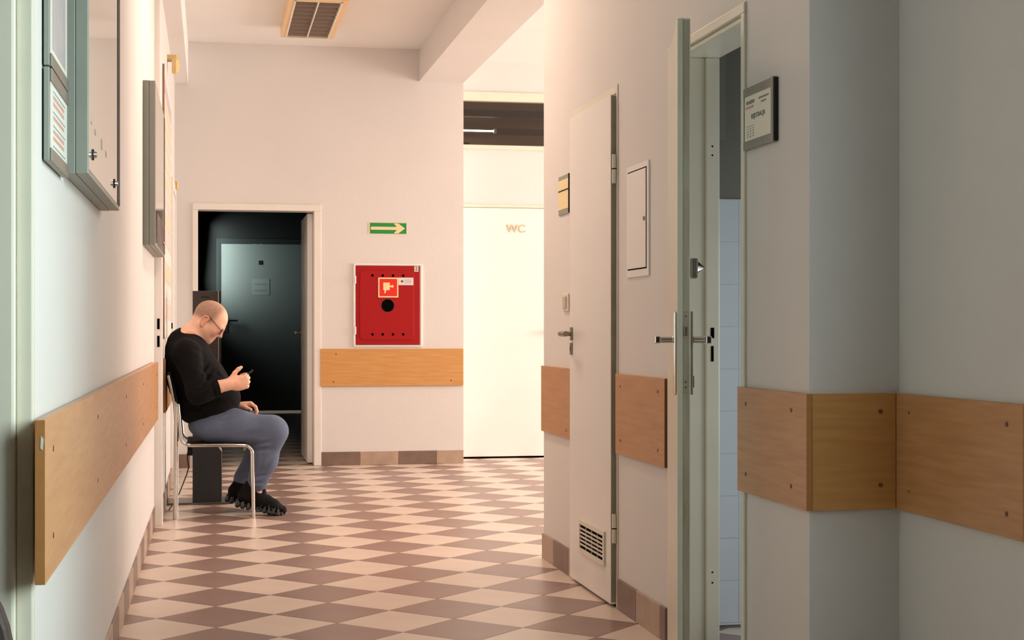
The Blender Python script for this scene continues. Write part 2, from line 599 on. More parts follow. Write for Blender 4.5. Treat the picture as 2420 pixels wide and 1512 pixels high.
# far wall board
pa, pb = at(757, 823, YF), at(1095, 911, YF)
board('orange beech board under the red cabinet on the far wall', [(pa.x, YF, .615), (1.958, YF, .615), (1.958, YF, .905), (pa.x, YF, .905)], (0, -.018, 0), M_WOODX,
      [(pa.x + .12, YF - .018, .865), (pb.x - .1, YF - .018, .655), (pa.x + .1, YF - .018, .65)], (0, -1, 0))
# right wall boards
FX = XR - .015
board('small beech board at the corridor corner left of the narrow door', rect_yz(XR, 6.385, 6.962), (-.015, 0, 0), M_WOOD,
      [(FX, 6.45, .62)], (-1, 0, 0))
b4 = board('square beech board between narrow door and open door', rect_yz(XR, 4.992, 5.632), (-.015, 0, 0), M_WOOD,
      [(FX, y, z) for y in (5.07, 5.56) for z in (.64, .84)], (-1, 0, 0))
MB().box(XR - .0145, XR - .0005, 4.9905, 4.993, BZ0 + .001, BZ1 - .001).build('edge_band', mat('edge_dark', srgb(120, 84, 50), .5), b4)
for pth in [1]:
    p5 = board('beech board on the pillar under the registration sign', rect_yz(XR, YP - .0165, 4.262), (-.015, 0, 0), M_WOOD,
               [(FX, y, z) for y in (3.84, 4.19) for z in (.64, .84)], (-1, 0, 0))
    MB().box(XR - .0145, XR - .0005, YP - .018, YP - .0155, BZ0 + .001, BZ1 - .001).build('edge_band', M_WOODEDGE, p5)
board('beech board on the shaded return face of the pillar', [(XR + .001, YP, BZ0), (XN - .017, YP, BZ0), (XN - .017, YP, BZ1), (XR + .001, YP, BZ1)], (0, -.016, 0), M_WOODX,
      [(XN - .06, YP - .016, .65), (XN - .06, YP - .016, .84)], (0, -1, 0))
b7 = board('beech board at the right edge with two bright screws', rect_yz(XN, 3.10, YP - .001), (-.016, 0, 0), M_WOOD,
           [(XN - .016, 3.17, .64), (XN - .016, 3.17, .84)], (-1, 0, 0))
for z in (.64, .84):
    screw_at((XN - .016, 3.66, z), (-1, 0, 0), b7, M_CHROME, .0045)
MB().box(XN - .0155, XN - .0005, 3.0985, 3.101, BZ0 + .001, BZ1 - .001).build('edge_band', mat('edge_orange2', srgb(214, 150, 80), .5), b7)


# ------------------------------------------------------------------ lever handle
def lever(parent, p, n, along, m=M_NICKEL, length=.105, out=.055, plate=(.016, .0), name='handle', plate_h=.0):
    """p on the door surface, n outward, along = direction of the grip"""
    p, n, along = Vector(p), Vector(n).normalized(), Vector(along).normalized()
    mb = MB()
    mb.tube([p, p + n * (out * .75), p + n * out + along * .012, p + n * out + along * .04, p + n * out + along * length],
            [.010, .010, .0115, .012, .0115], 12)
    h = mb.build(name, m, parent, smooth=True)
    return h


def plate(parent, p, n, w, h, m, name='handle_plate', th=.006, keyhole=None):
    p, n = Vector(p), Vector(n).normalized()
    side = n.cross(Vector((0, 0, 1))).normalized()
    pl = MB().obox(p + n * th / 2, side, (0, 0, 1), n, w / 2, h / 2, th / 2).build(name, m, parent, bevel=.002)
    if keyhole is not None:
        MB().obox(p + n * (th + .0002) + Vector((0, 0, keyhole)), side, (0, 0, 1), n, .0035, .010, .0006).build('keyhole', M_HOLE, pl)
    return pl


# ------------------------------------------------------------------ door_1 : narrow closed door with grille in the right wall
d1 = thing('door_1', 'narrow white closed door with a ventilation grille in the right wall', 'door', (XR, 6.0, 0), kind='structure')
mb = MB()
mb.box(XR - .004, XR + .07, 5.642, 5.665, 0, 1.978).box(XR - .004, XR + .07, 6.348, 6.373, 0, 1.978).box(XR - .004, XR + .07, 5.665, 6.348, 1.948, 1.978)
mb.build('door_frame', M_FRAME, d1, bevel=.002)
lf = MB().box(XR - .024, XR + .016, 5.667, 6.346, .012, 1.942).build('door_leaf', M_WHITE, d1, bevel=.002)
bx('door_gap', M_HOLE, d1, XR + .02, XR + .06, 5.667, 6.346, .0005, 1.946)
LX = XR - .024
# near edge of the leaf seen as a grey strip, with hinges
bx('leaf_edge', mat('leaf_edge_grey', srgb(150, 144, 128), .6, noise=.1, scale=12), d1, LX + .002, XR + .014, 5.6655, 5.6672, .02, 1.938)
for z in (1.66, .30):
    hg = MB().cyl((XR - .012, 5.659, z - .055), (XR - .012, 5.659, z + .055), .009, 14).build('hinge', M_FRAME, d1, smooth=True)
    MB().cyl((XR - .012, 5.659, z - .002), (XR - .012, 5.659, z + .002), .0096, 14).build('hinge_gap', M_HOLE, hg)
# grille
g0, g1, gz0, gz1 = 5.745, 6.155, .142, .278
gr = MB()
gr.box(LX - .007, LX, g0, g1, gz0, gz0 + .02).box(LX - .007, LX, g0, g1, gz1 - .02, gz1)
gr.box(LX - .007, LX, g0, g0 + .022, gz0 + .02, gz1 - .02).box(LX - .007, LX, g1 - .012, g1, gz0 + .02, gz1 - .02)
grille = gr.build('grille_frame', M_FRAME, d1, bevel=.0015)
bx('grille_hole', M_HOLE, grille, LX - .0012, LX - .0004, g0 + .015, g1 - .01, gz0 + .015, gz1 - .015)
nsl = 6
for i in range(1, nsl):
    z = gz0 + .02 + (gz1 - gz0 - .04) * i / nsl
    MB().obox((LX - .0042, (g0 + g1) / 2, z), (0, 1, 0), (1, 0, .35), (-.35, 0, 1), (g1 - g0) / 2 - .016, .0028, .0028).build('slat', M_FRAME, grille)
for i in range(1, 4):
    y = g0 + .022 + (g1 - g0 - .034) * i / 4
    bx('grille_bar', M_ALUP, grille, LX - .0032, LX - .0012, y - .005, y + .005, gz0 + .02, gz1 - .02)
pl1 = plate(d1, (LX, 6.305, 1.035), (-1, 0, 0), .03, .055, M_NICKEL)
lever(d1, (LX, 6.305, 1.035), (-1, 0, 0), (0, -1, 0), M_NICKEL, length=.115, out=.052)
plate(d1, (LX, 6.308, .972), (-1, 0, 0), .03, .05, M_NICKEL, name='key_plate', keyhole=0.0)

# plaque and switch by the narrow door
pq = thing('door_plaque', 'small framed plaque with cream inserts left of the narrow door', 'sign', (XR, 6.54, 1.55))
bx('backplate', M_ALUP, pq, XR - .006, XR, 6.44, 6.64, 1.553, 1.722, bevel=.001)
bx('insert', M_CREAMS, pq, XR - .0075, XR - .006, 6.446, 6.634, 1.66, 1.703)
bx('insert', M_CREAMS, pq, XR - .0075, XR - .006, 6.446, 6.634, 1.575, 1.653)
bx('divider', M_BLACK, pq, XR - .0082, XR - .006, 6.446, 6.634, 1.6535, 1.659)
bx('side_edge', M_BLACK, pq, XR - .0085, XR, 6.436, 6.442, 1.553, 1.722)
sw = thing('light_switch', 'small cream light switch beside the narrow door', 'switch', (XR, 6.5, 1.13))
bx('switch_plate', M_FRAME, sw, XR - .009, XR, 6.445, 6.545, 1.13, 1.208, bevel=.004)
bx('rocker', mat('switch_rocker', srgb(206, 190, 168), .4), sw, XR - .014, XR - .008, 6.468, 6.528, 1.143, 1.196, bevel=.003)

# electrical panel
ep = thing('electrical_panel', 'flat white electrical panel on the right wall between the doors', 'electrical panel', (XR, 5.36, 1.24))
bx('panel_frame', M_WHITE, ep, XR - .006, XR, 5.216, 5.504, 1.242, 1.647, bevel=.001)
bx('door_gap', M_HOLE, ep, XR - .0066, XR - .0055, 5.238, 5.489, 1.268, 1.627)
pd = bx('panel_door', M_WHITE, ep, XR - .009, XR - .0064, 5.2425, 5.488, 1.2725, 1.6225, bevel=.001)
lk = MB().cyl((XR - .009, 5.258, 1.445), (XR - .0125, 5.258, 1.445), .008, 16).build('lock', M_NICKEL, pd, smooth=True)
MB().box(XR - .0129, XR - .0123, 5.2565, 5.2595, 1.440, 1.450).build('keyhole', M_HOLE, lk)

# ------------------------------------------------------------------ door_2 : open door with thick reveal
d2 = thing('door_2', 'old cream door standing ajar with lever handles on both sides', 'door', (XR, 4.6, 0), kind='structure')
mb = MB()
mb.box(XR - .008, XR + RT + .005, 4.224, 4.254, 0, 1.962)
mb.box(XR - .008, XR + RT - .045, 4.953, 4.983, 0, 1.962)
mb.box(XR - .008, XR + RT + .005, 4.224, 4.983, 1.962, 1.993)
mb.box(XR + .004, XR + .03, 4.254, 4.953, 1.945, 1.962)
fr2 = mb.build('door_frame', M_FRAME, d2, bevel=.003)
# inner rebate strip with strike holes
st = MB().box(XR + RT - .045, XR + RT + .004, 4.945, 4.983, 0, 1.962).build('strike_strip', M_FRAME, d2, bevel=.004)
SX = XR + RT - .022
bx('strike_hole', M_HOLE, st, SX - .006, SX + .006, 4.9435, 4.9455, 1.023, 1.058)
bx('strike_hole', M_HOLE, st, SX - .005, SX + .004, 4.9435, 4.9455, .945, .997)
for z in (1.665, 1.635, .24, .205):
    MB().cyl((SX, 4.9453, z), (SX, 4.944, z), .003, 10).build('screw_hole', M_HOLE, st)
# leaf, hinged at the far jamb and swung a little into the corridor
hx, hy, ang = 1.493, 4.945, math.radians(14.4)
la = Vector((-math.sin(ang), -math.cos(ang), 0))      # from hinge to free edge
ln = Vector((-math.cos(ang), math.sin(ang), 0))       # corridor side normal
LW, LT = .685, .038
hinge = Vector((hx, hy, 0))


def L2(s, n, z):
    return hinge + la * s + ln * n + Vector((0, 0, z))


def lbox(name, m, parent, s0, s1, n0, n1, z0, z1, bevel=0.0):
    c = L2((s0 + s1) / 2, (n0 + n1) / 2, (z0 + z1) / 2)
    return MB().obox(c, la, ln, (0, 0, 1), abs(s1 - s0) / 2, abs(n1 - n0) / 2, abs(z1 - z0) / 2).build(name, m, parent, bevel=bevel)


M_OLDEDGE = mat('worn_leaf_edge', srgb(186, 184, 164), .5, col2=srgb(160, 152, 128), scale=5, stretch=(6, 6, 1), detail=8)
leaf2 = lbox('door_leaf', M_FRAME, d2, .004, LW, -LT, 0, .012, 1.95, bevel=.003)
lbox('edge_strip', M_OLDEDGE, leaf2, LW - .001, LW + .0015, -LT + .003, -.016, .014, 1.945)
lbox('edge_lip', mat('leaf_edge_light', srgb(206, 206, 188), .45, noise=.05, scale=8), leaf2, LW - .001, LW + .004, -.0155, -.002, .014, 1.948)
lbox('lock_faceplate', mat('painted_steel', srgb(172, 166, 146), .4, metal=.2, noise=.06, scale=25), leaf2, LW + .001, LW + .0028, -LT + .005, -.0165, .87, 1.105, bevel=.0008)
lbox('latch_bolt', M_NICKEL, leaf2, LW + .002, LW + .011, -.030, -.018, 1.035, 1.06, bevel=.002)
for z in (1.09, .90, .885):
    MB().cyl(L2(LW + .0026, -.024, z), L2(LW + .0038, -.024, z), .003, 8).build('screw', M_NICKEL, leaf2)
lbox('handle_plate', M_CHROME, leaf2, LW - .062, LW - .022, 0, .009, .862, 1.105, bevel=.004)
lbox('handle_plate', M_NICKEL, leaf2, LW - .062, LW - .022, -LT - .009, -LT, .862, 1.105, bevel=.004)


def lever2(n0, sgn, m):
    mb = MB()
    s = LW - .042
    mb.tube([L2(s, n0, 1.022), L2(s, n0 + sgn * .038, 1.022)], .0095, 14)
    mb.obox(L2(s - .045, n0 + sgn * .046, 1.022), la, ln, (0, 0, 1), .058, .0085, .011)
    return mb.build('handle', m, leaf2, bevel=.003, smooth=False)


lever2(.009, 1, M_CHROME)
lever2(-LT - .009, -1, M_CHROME)
lk2 = lbox('deadbolt_case', M_NICKEL, leaf2, LW - .075, LW - .004, -LT - .022, -LT, 1.20, 1.258, bevel=.005)
MB().tube([L2(LW - .04, -LT - .022, 1.231), L2(LW - .04, -LT - .034, 1.231), L2(LW - .04, -LT - .042, 1.231)], [.022, .010, .004], 18).build('deadbolt_knob', M_CHROME, lk2, smooth=True)
plate(leaf2, L2(LW - .042, -LT - .009, .90), tuple(-ln), .02, .035, M_NICKEL, name='key_plate', th=.004)
# tiled wall in the registration room
tw = thing('wall_tiling', 'bluish white ceramic tiling in the room behind the open door', 'wall tiles', (2.4, 5.2, 0), kind='structure')
MB().box(XR + RT + .001, XR + RT + 1.41, 5.1945, 5.1995, .012, 1.512).build('joint_backing', mat('white_joint', srgb(212, 216, 220), .8), tw)
tme = None
for i in range(9):
    for j in range(10):
        x0, z0 = XR + RT + .002 + i * .156, .02 + j * .149
        if tme is None:
            t0 = MB().box(0, .1550, -.007, 0, 0, .1480).build('tile', M_WTILE, None, bevel=.001, bseg=1)
            tme = t0.data
            to = t0
        else:
            to = bpy.data.objects.new('tile', tme)
            COL.objects.link(to)
        to.parent = tw
        to.location = Vector((x0, 5.199, z0)) - Vector((2.4, 5.2, 0))
tag(MB().box(XR + RT + .03, XR + RT + .085, 5.12, 5.2, 1.71, 3.2).build('pipe_casing', M_GREYWALL), 'grey boxed pipe above the tiles behind the open door', 'pipe casing')

# registration sign
sg = thing('registration_sign', 'aluminium sign holder with a white registration notice on the pillar', 'sign', (XR, 4.1, 1.56))
bx('holder_back', M_ALUP, sg, XR - .010, XR, 3.975, 4.218, 1.563, 1.738, bevel=.001)
bx('rail', M_ALU, sg, XR - .014, XR - .0095, 3.992, 4.214, 1.563, 1.587, bevel=.001)
bx('rail', M_ALU, sg, XR - .014, XR - .0095, 3.992, 4.214, 1.714, 1.738, bevel=.001)
bx('end_cap', M_ALUP, sg, XR - .0145, XR - .0005, 3.975, 3.993, 1.562, 1.739, bevel=.001)
bx('end_gap', M_BLACK, sg, XR - .012, XR - .0005, 3.970, 3.9755, 1.565, 1.736)
bx('end_gap', M_BLACK, sg, XR - .012, XR - .0095, 4.210, 4.214, 1.587, 1.714)
pap = bx('paper', mat('sign_paper', srgb(244, 240, 224), .7), sg, XR - .0112, XR - .0098, 3.993, 4.21, 1.587, 1.714)
R_, U_ = (0, -1, 0), (0, 0, 1)
text_part('heading_text', 'REJESTRACJA', .019, (XR - .0115, 4.098, 1.652), R_, U_, M_INK, pap)
rs = random.Random(7)


def smudge(y0, y1, z, h, m_, n):
    """a line of print too small to read: a row of tiny dark marks"""
    y = y1
    while y > y0:
        w_ = rs.uniform(.003, .008) * n
        bx('print_mark', m_, pap, XR - .0115, XR - .0111, max(y - w_, y0), y, z - h * rs.uniform(.35, .5), z + h * rs.uniform(.35, .5))
        y -= w_ + .0018


smudge(4.128, 4.195, 1.695, .012, M_INK, 1.3)
smudge(4.135, 4.20, 1.681, .008, M_INKRED, 1.2)
smudge(4.015, 4.095, 1.697, .006, M_INK, 1)
smudge(4.035, 4.075, 1.685, .006, M_INKBLUE, 1)
for i in range(5):
    for k in range(3):
        smudge(4.176 - k * .022, 4.187 - k * .022, 1.627 - i * .0072, .004, M_INKBLUE, .7)

# ------------------------------------------------------------------ left wall: near door frame, cases, notices
d4 = thing('door_4', 'pale green enamel door frame at the left edge', 'door frame', (XL(3), 3.0, 0), kind='structure')
MB().box(-.352, XL(3) + .003, 2.975, 3.003, 0, 2.06).build('door_frame', M_FRAME, d4, bevel=.004)
MB().box(-.545, -.352, 2.955, 3.003, 0, 2.06).build('inner_jamb', M_FRAME, d4, bevel=.006, )
MB().box(-.545, XL(2.5), 2.1, 2.955, 2.03, 2.06).build('frame_head', M_FRAME, d4, bevel=.004)
MB().box(-.545, XL(2.1), 2.095, 2.125, 0, 2.03).build('door_frame', M_FRAME, d4, bevel=.004)

c1 = thing('visitor_chair', 'round-backed dark brown chair cut off at the bottom left corner', 'chair', (-.52, 2.43, 0))
pts = [(-.5 + .21 * math.cos(a), 2.40, .55 + .21 * math.sin(a)) for a in np.linspace(0, 2 * math.pi, 48, endpoint=False)]
MB().prism(pts, (0, .05, 0)).build('backrest', M_BROWNLEA, c1, bevel=.012, bseg=3)
MB().prism([(-.5 + .2 * math.cos(a), 2.66 + .2 * math.sin(a), .37) for a in np.linspace(0, 2 * math.pi, 40, endpoint=False)], (0, 0, .07)).build('seat', M_BROWNLEA, c1, bevel=.02, bseg=3)
for sx in (-.13, .13):
    MB().cyl((-.5 + sx, 2.53, 0.001), (-.5 + sx, 2.53, .38), .014, 12).build('leg', M_BLACK, c1, smooth=True)
    MB().cyl((-.5 + sx, 2.79, 0.001), (-.5 + sx, 2.79, .38), .014, 12).build('leg', M_BLACK, c1, smooth=True)
    MB().tube([(-.5 + sx * .6, 2.50, .38), (-.5 + sx * .6, 2.46, .45), (-.5 + sx * .6, 2.455, .6)], .012, 12).build('back_post', M_BLACK, c1, smooth=True)


def slab(name, m, parent, y0, y1, d0, d1, z0, z1, bevel=0.0, xf=XL):
    """box on the left wall: d measured outwards from the wall plane"""
    a0, a1 = xf(y0), xf(y1)
    mb = MB().add([(a0 + d0, y0, z0), (a0 + d1, y0, z0), (a1 + d1, y1, z0), (a1 + d0, y1, z0),
                   (a0 + d0, y0, z1), (a0 + d1, y0, z1), (a1 + d1, y1, z1), (a1 + d0, y1, z1)],
                  [(0, 3, 2, 1), (4, 5, 6, 7), (0, 1, 5, 4), (1, 2, 6, 5), (2, 3, 7, 6), (3, 0, 4, 7)])
    return mb.build(name, m, parent, bevel=bevel)


def display_case(label, y0, y1, z0, z1, knobs, backing):
    r = thing('display_case', label, 'display case', (XL(y0), y0, z0))
    slab('case_body', M_ALUP, r, y0, y1, .001, .0275, z0, z1, .0012)
    dr = slab('case_door', M_ALUP, r, y0, y1, .0287, .055, z0 + .001, z1 - .001, .0012)
    slab('door_joint', M_BLACK, r, y0 + .001, y1 - .001, .0272, .0290, z0 + .002, z1 - .002)
    slab('glass_pane', M_GLASS, dr, y0 + .012, y1 - .10, .0545, .0562, z0 + .012, z1 - .012)
    slab('rubber_seal', M_BLACK, dr, y1 - .10, y1 - .006, .0545, .0575, z0 + .014, z1 - .012)
    for (ky, kz) in knobs:
        a = XL(ky) + .056
        kb = MB().tube([(a, ky, kz), (a + .003, ky, kz)], .014, 6).build('lock_rosette', M_BLACK, dr)
        MB().tube([(a + .002, ky, kz), (a + .010, ky, kz)], [.009, .006], 16).build('lock_cylinder', M_CHROME, kb, smooth=True)
    return r, dr


dc1, dcd1 = display_case('large grey display case with two hex locks on the near left wall', 3.546, 4.64, 1.397, 2.16, [(3.66, 1.452), (4.40, 1.455)], None)
for (y, z, hh) in ((3.62, 1.52, .006), (3.73, 1.512, .012), (3.93, 1.507, .026), (4.08, 1.50, .016)):
    slab('faded_mark', mat('faded_ink', srgb(170, 158, 150), .7), dcd1, y - .018, y + .018, .0562, .0566, z - hh / 2, z + hh / 2)
dc2, dcd2 = display_case('second grey display case further along the left wall', 7.22, 8.45, 1.438, 2.188, [(8.2, 1.5)], None)
slab('pinned_poster', mat('dark_poster', srgb(40, 38, 40), .3, col2=srgb(150, 120, 110), scale=9), dcd2, 7.45, 8.38, .0563, .0567, 1.45, 1.60)

for lab, z0, z1 in (('lower notice holder with a red printed page left of the display case', 1.383, 1.566), ('upper notice holder with a grey page above the lower one', 1.569, 1.875)):
    r = thing('notice_holder', lab, 'notice holder', (XL(3.14), 3.14, z0))
    slab('holder_back', M_ALUP, r, 3.14, 3.50, .004, .014, z0, z1, .001)
    slab('gap_shadow', M_BLACK, r, 3.145, 3.49, .0003, .0042, z0 + .004, z1 - .004)  # black slab standing in for the shadow behind the holder
    slab('rail', M_ALU, r, 3.155, 3.50, .0138, .018, z0, z0 + .026, .001)
    slab('rail', M_ALU, r, 3.155, 3.50, .0138, .018, z1 - .026, z1, .001)
    pg = slab('page', M_PAPER, r, 3.16, 3.495, .0138, .0148, z0 + .026, z1 - .026)
    hh = z1 - z0 - .052
    if z0 < 1.5:
        for i in range(9):
            zz = z0 + .034 + i * hh / 9.6
            slab('printed_line', (M_INKRED if i in (1, 2, 4, 6, 7) else M_INKBLUE), pg, 3.21, 3.21 + (.22 if i in (1, 2, 4, 6, 7) else .24), .0148, .0150, zz, zz + (.008 if i in (1, 2, 4, 6, 7) else .003))
    else:
        slab('printed_block', mat('grey_print', srgb(176, 176, 172), .6, col2=srgb(196, 180, 180), scale=14), pg, 3.19, 3.46, .0148, .0150, z0 + .04, z1 - .05)

# door frame post with strike slots, then the wall beyond
d5 = thing('door_5', 'white enamel door frame post with black strike slots on the left wall', 'door frame', (-.28, 8.52, 0), kind='structure')
dp = MB().box(-.300, -.252, 8.495, 8.62, 0, 2.05).build('frame_post', M_WHITE, d5, bevel=.004)
for (z0, z1) in ((1.055, 1.112), (.96, 1.02)):
    bx('strike_slot', M_HOLE, dp, -.279, -.266, 8.493, 8.4955, z0, z1)
d6 = thing('door_6', 'white door at the far end of the left wall behind the man', 'door', (XL2, 11.3, 0), kind='structure')
mb = MB().box(XL2, XL2 + .018, 10.82, 10.9, 0, 2.1).box(XL2, XL2 + .018, 11.78, 11.86, 0, 2.1).box(XL2, XL2 + .018, 10.9, 11.78, 2.03, 2.1)
df6 = mb.build('door_frame', M_WHITE, d6, bevel=.003)
bx('door_leaf', M_WHITE, d6, XL2, XL2 + .010, 10.903, 11.777, .01, 2.027)
bx('strike_slot', M_HOLE, df6, XL2 + .005, XL2 + .014, 10.8185, 10.8205, 1.06, 1.10)
bx('strike_slot', M_HOLE, df6, XL2 + .005, XL2 + .014, 10.8185, 10.8205, .97, 1.02)

# tall notice board with rows of papers
nb = thing('notice_board', 'tall notice board with rows of orange sheets on the left wall', 'notice board', (XL2, 9.8, 1.0))
bx('board_panel', M_WHITE, nb, XL2 + .0005, XL2 + .008, 8.98, 10.7, 1.0, 2.56, bevel=.001)
bx('frame_edge', mat('frame_brown', srgb(150, 110, 96), .5), nb, XL2 + .0005, XL2 + .012, 8.968, 8.982, 1.0, 2.56)
pm = [M_PAPER, M_PINKP, M_PAPER, M_ORANGEP, M_PAPER, M_PINKP, M_ORANGEP, M_PINKP, M_ORANGEP, M_ORANGEP, M_PINKP, M_ORANGEP, M_ORANGEP, M_LILACP]
for i, m_ in enumerate(pm):
    z0 = 1.02 + i * .108
    bx('sheet', m_, nb, XL2 + .008, XL2 + .0092, 9.03, 10.62, z0, z0 + .085)

al = thing('alarm_sounder', 'faceted yellowed sounder high on the left wall under the duct', 'alarm', (XL2, 10.0, 2.72))
bx('bracket', M_YPLASTIC, al, XL2, XL2 + .03, 9.98, 10.06, 2.755, 2.79, bevel=.002)
oc = [(0, 10.02 + .055 * math.cos(a), 2.735 + .062 * math.sin(a)) for a in [math.pi / 8 + k * math.pi / 4 for k in range(8)]]
mb = MB()
n8 = len(oc)
vs = [(XL2 + .028, p[1], p[2]) for p in oc] + [(XL2 + .055, 10.02 + (p[1] - 10.02) * 1.0, p[2]) for p in oc] + [(XL2 + .075, 10.02 + (p[1] - 10.02) * .6, 2.735 + (p[2] - 2.735) * .6) for p in oc]
fs = [list(range(8))[::-1], list(range(16, 24))]
for r_ in range(2):
    for i in range(8):
        j = (i + 1) % 8
        fs.append([r_ * 8 + i, r_ * 8 + j, r_ * 8 + 8 + j, r_ * 8 + 8 + i])
mb.add(vs, fs).build('sounder_head', M_YPLASTIC, al)
bb_ = thing('signal_box', 'little yellowed signal box on the left wall above the far doorway', 'alarm', (XL2, 11.5, 2.07))
bx('box_base', M_YPLASTIC, bb_, XL2, XL2 + .02, 11.47, 11.53, 2.07, 2.135, bevel=.002)
bx('box_lens', M_YPLASTIC, bb_, XL2 + .02, XL2 + .04, 11.475, 11.525, 2.075, 2.13, bevel=.008)

# ------------------------------------------------------------------ far wall: doorway, arrow sign, hydrant cabinet
d3 = thing('door_3', 'far doorway with cream frame and leaf opened into the dark passage', 'door', (.35, YF, 0), kind='structure')
mb = MB()
mb.box(-.132, -.092, YF - .012, YF + .17, 0, 1.97).box(.789, .845, YF - .012, YF + .17, 0, 1.97).box(-.132, .845, YF - .012, YF + .17, 1.97, 2.02)
mb.build('door_frame', M_FRAMEW, d3, bevel=.004)
lf3 = MB().box(.7485, .7885, YF + .172, YF + 1.02, .01, 1.965).build('door_leaf', M_WHITE, d3, bevel=.002)
lever(lf3, (.7485, YF + .95, 1.03), (-1, 0, 0), (0, -1, 0), M_NICKEL, length=.11)
plate(lf3, (.7485, YF + .95, 1.0), (-1, 0, 0), .035, .16, M_NICKEL, keyhole=-.05)
bx('sheet', M_PAPER, lf3, .7473, .7485, YF + .45, YF + .62, 1.43, 1.72)
bx('number_plate', M_PAPER, lf3, .7473, .7485, YF + .48, YF + .58, 1.79, 1.83)

ex = thing('arrow_sign', 'green exit sign with a cream arrow pointing right', 'sign', at(917, 540, YF))
p0, p1 = at(871, 525, YF), at(961, 554, YF)
bx('sign_plate', M_CREAMS, ex, p0.x, p1.x, YF - .004, YF, p1.z, p0.z)
bx('green_field', M_GREEN, ex, p0.x + .010, p1.x - .002, YF - .0046, YF - .0039, p1.z + .004, p0.z - .004)
w = p1.x - p0.x
zc = (p0.z + p1.z) / 2
hw = (p0.z - p1.z)
ap = [(.05, -.13), (.80, -.13), (.70, -.40), (.80, -.40), (.955, 0), (.80, .40), (.70, .40), (.80, .13), (.05, .13)]
ap = [(.06, -.13), (.74, -.13), (.66, -.42), (.78, -.42), (.955, 0), (.78, .42), (.66, .42), (.74, .13), (.06, .13)]
MB().prism([(p0.x + a * w, YF - .0046, zc + b_ * hw) for a, b_ in ap], (0, -.0006, 0)).build('arrow', M_CREAMS, ex)

hc = thing('hydrant_cabinet', 'red fire hose cabinet set in the far wall', 'fire cabinet', at(917, 814, YF))
q0, q1 = at(835, 622, YF), at(998, 819, YF)
mb = MB()
y0, y1 = YF - .012, YF
mb.box(q0.x, q1.x, y0, y1, q0.z - .016, q0.z).box(q0.x, q1.x, y0, y1, q1.z, q1.z + .012)
mb.box(q0.x, q0.x + .016, y0 - .004, y1, q1.z + .012, q0.z - .016).box(q1.x - .018, q1.x, y0, y1, q1.z + .012, q0.z - .016)
mb.build('cabinet_frame', M_WHITE, hc, bevel=.003)
e0, e1 = at(840, 628, YF), at(991, 814, YF)
dox0, dox1, doz0, doz1 = e0.x + .002, e1.x, e1.z, e0.z
hd = bx('cabinet_door', M_RED, hc, dox0, dox1, YF - .016, YF - .001, doz0, doz1, bevel=.003)


def rrect(x0, x1, z0, z1, r, y, n=6):
    out = []
    for cx_, cz_, a0 in ((x1 - r, z1 - r, 0), (x0 + r, z1 - r, 90), (x0 + r, z0 + r, 180), (x1 - r, z0 + r, 270)):
        for k in range(n + 1):
            a = math.radians(a0 + 90 * k / n)
            out.append((cx_ + r * math.cos(a), y, cz_ + r * math.sin(a)))
    return out


MB().prism(rrect(dox0 + .03, dox1 - .045, doz0 + .035, doz1 - .035, .03, YF - .0155), (0, -.007, 0)).build('pressed_panel', M_RED, hd, bevel=.005, bseg=3)
YD = YF - .0225
for ix in range(4):
    for pz in (at(879, 651, YF).z, at(879, 790, YF).z):
        xx = at(879.5 + ix * 24.2, 651, YF).x
        MB().cyl((xx, YD + .001, pz), (xx, YD - .0006, pz), .0105, 16).build('vent_hole', M_HOLE, hd)
gz = at(915.5, 722, YF)
MB().cyl((gz.x, YD + .001, gz.z), (gz.x, YD - .0008, gz.z), .050, 32).build('viewing_hole', M_HOLE, hd)
rng = MB()
NR = 40
vs, fs = [], []
for k in range(NR):
    a = 2 * math.pi * k / NR
    for rr, yy in ((.049, -.0005), (.0535, -.0005), (.0535, -.002), (.049, -.002)):
        vs.append((gz.x + rr * math.cos(a), YD + yy, gz.z + rr * math.sin(a)))
for k in range(NR):
    k2 = (k + 1) % NR
    for j in range(4):
        j2 = (j + 1) % 4
        fs.append([k * 4 + j, k2 * 4 + j, k2 * 4 + j2, k * 4 + j2])
rng.add(vs, fs).build('hole_rim', mat('red_rim', srgb(120, 14, 16), .4), hd)
for pz in (at(838, 661, YF).z, at(838, 781, YF).z):
    MB().cyl((dox0 - .006, YF - .018, pz - .03), (dox0 - .006, YF - .018, pz + .03), .008, 12).build('hinge', M_WHITE, hc, smooth=True)
# hydrant pictogram
s0, s1 = at(893, 656, YF), at(940.5, 703, YF)
sp = bx('pictogram_sign', M_CREAMS, hd, s0.x, s1.x, YD - .004, YD + .0005, s1.z, s0.z)
bx('red_field', M_REDS, sp, s0.x + .010, s1.x - .010, YD - .0046, YD - .0039, s1.z + .010, s0.z - .010)
sw_, sh_ = s1.x - s0.x, s0.z - s1.z


def spx(a, b_):
    return (s0.x + a * sw_, YD - .0046, s0.z - b_ * sh_)


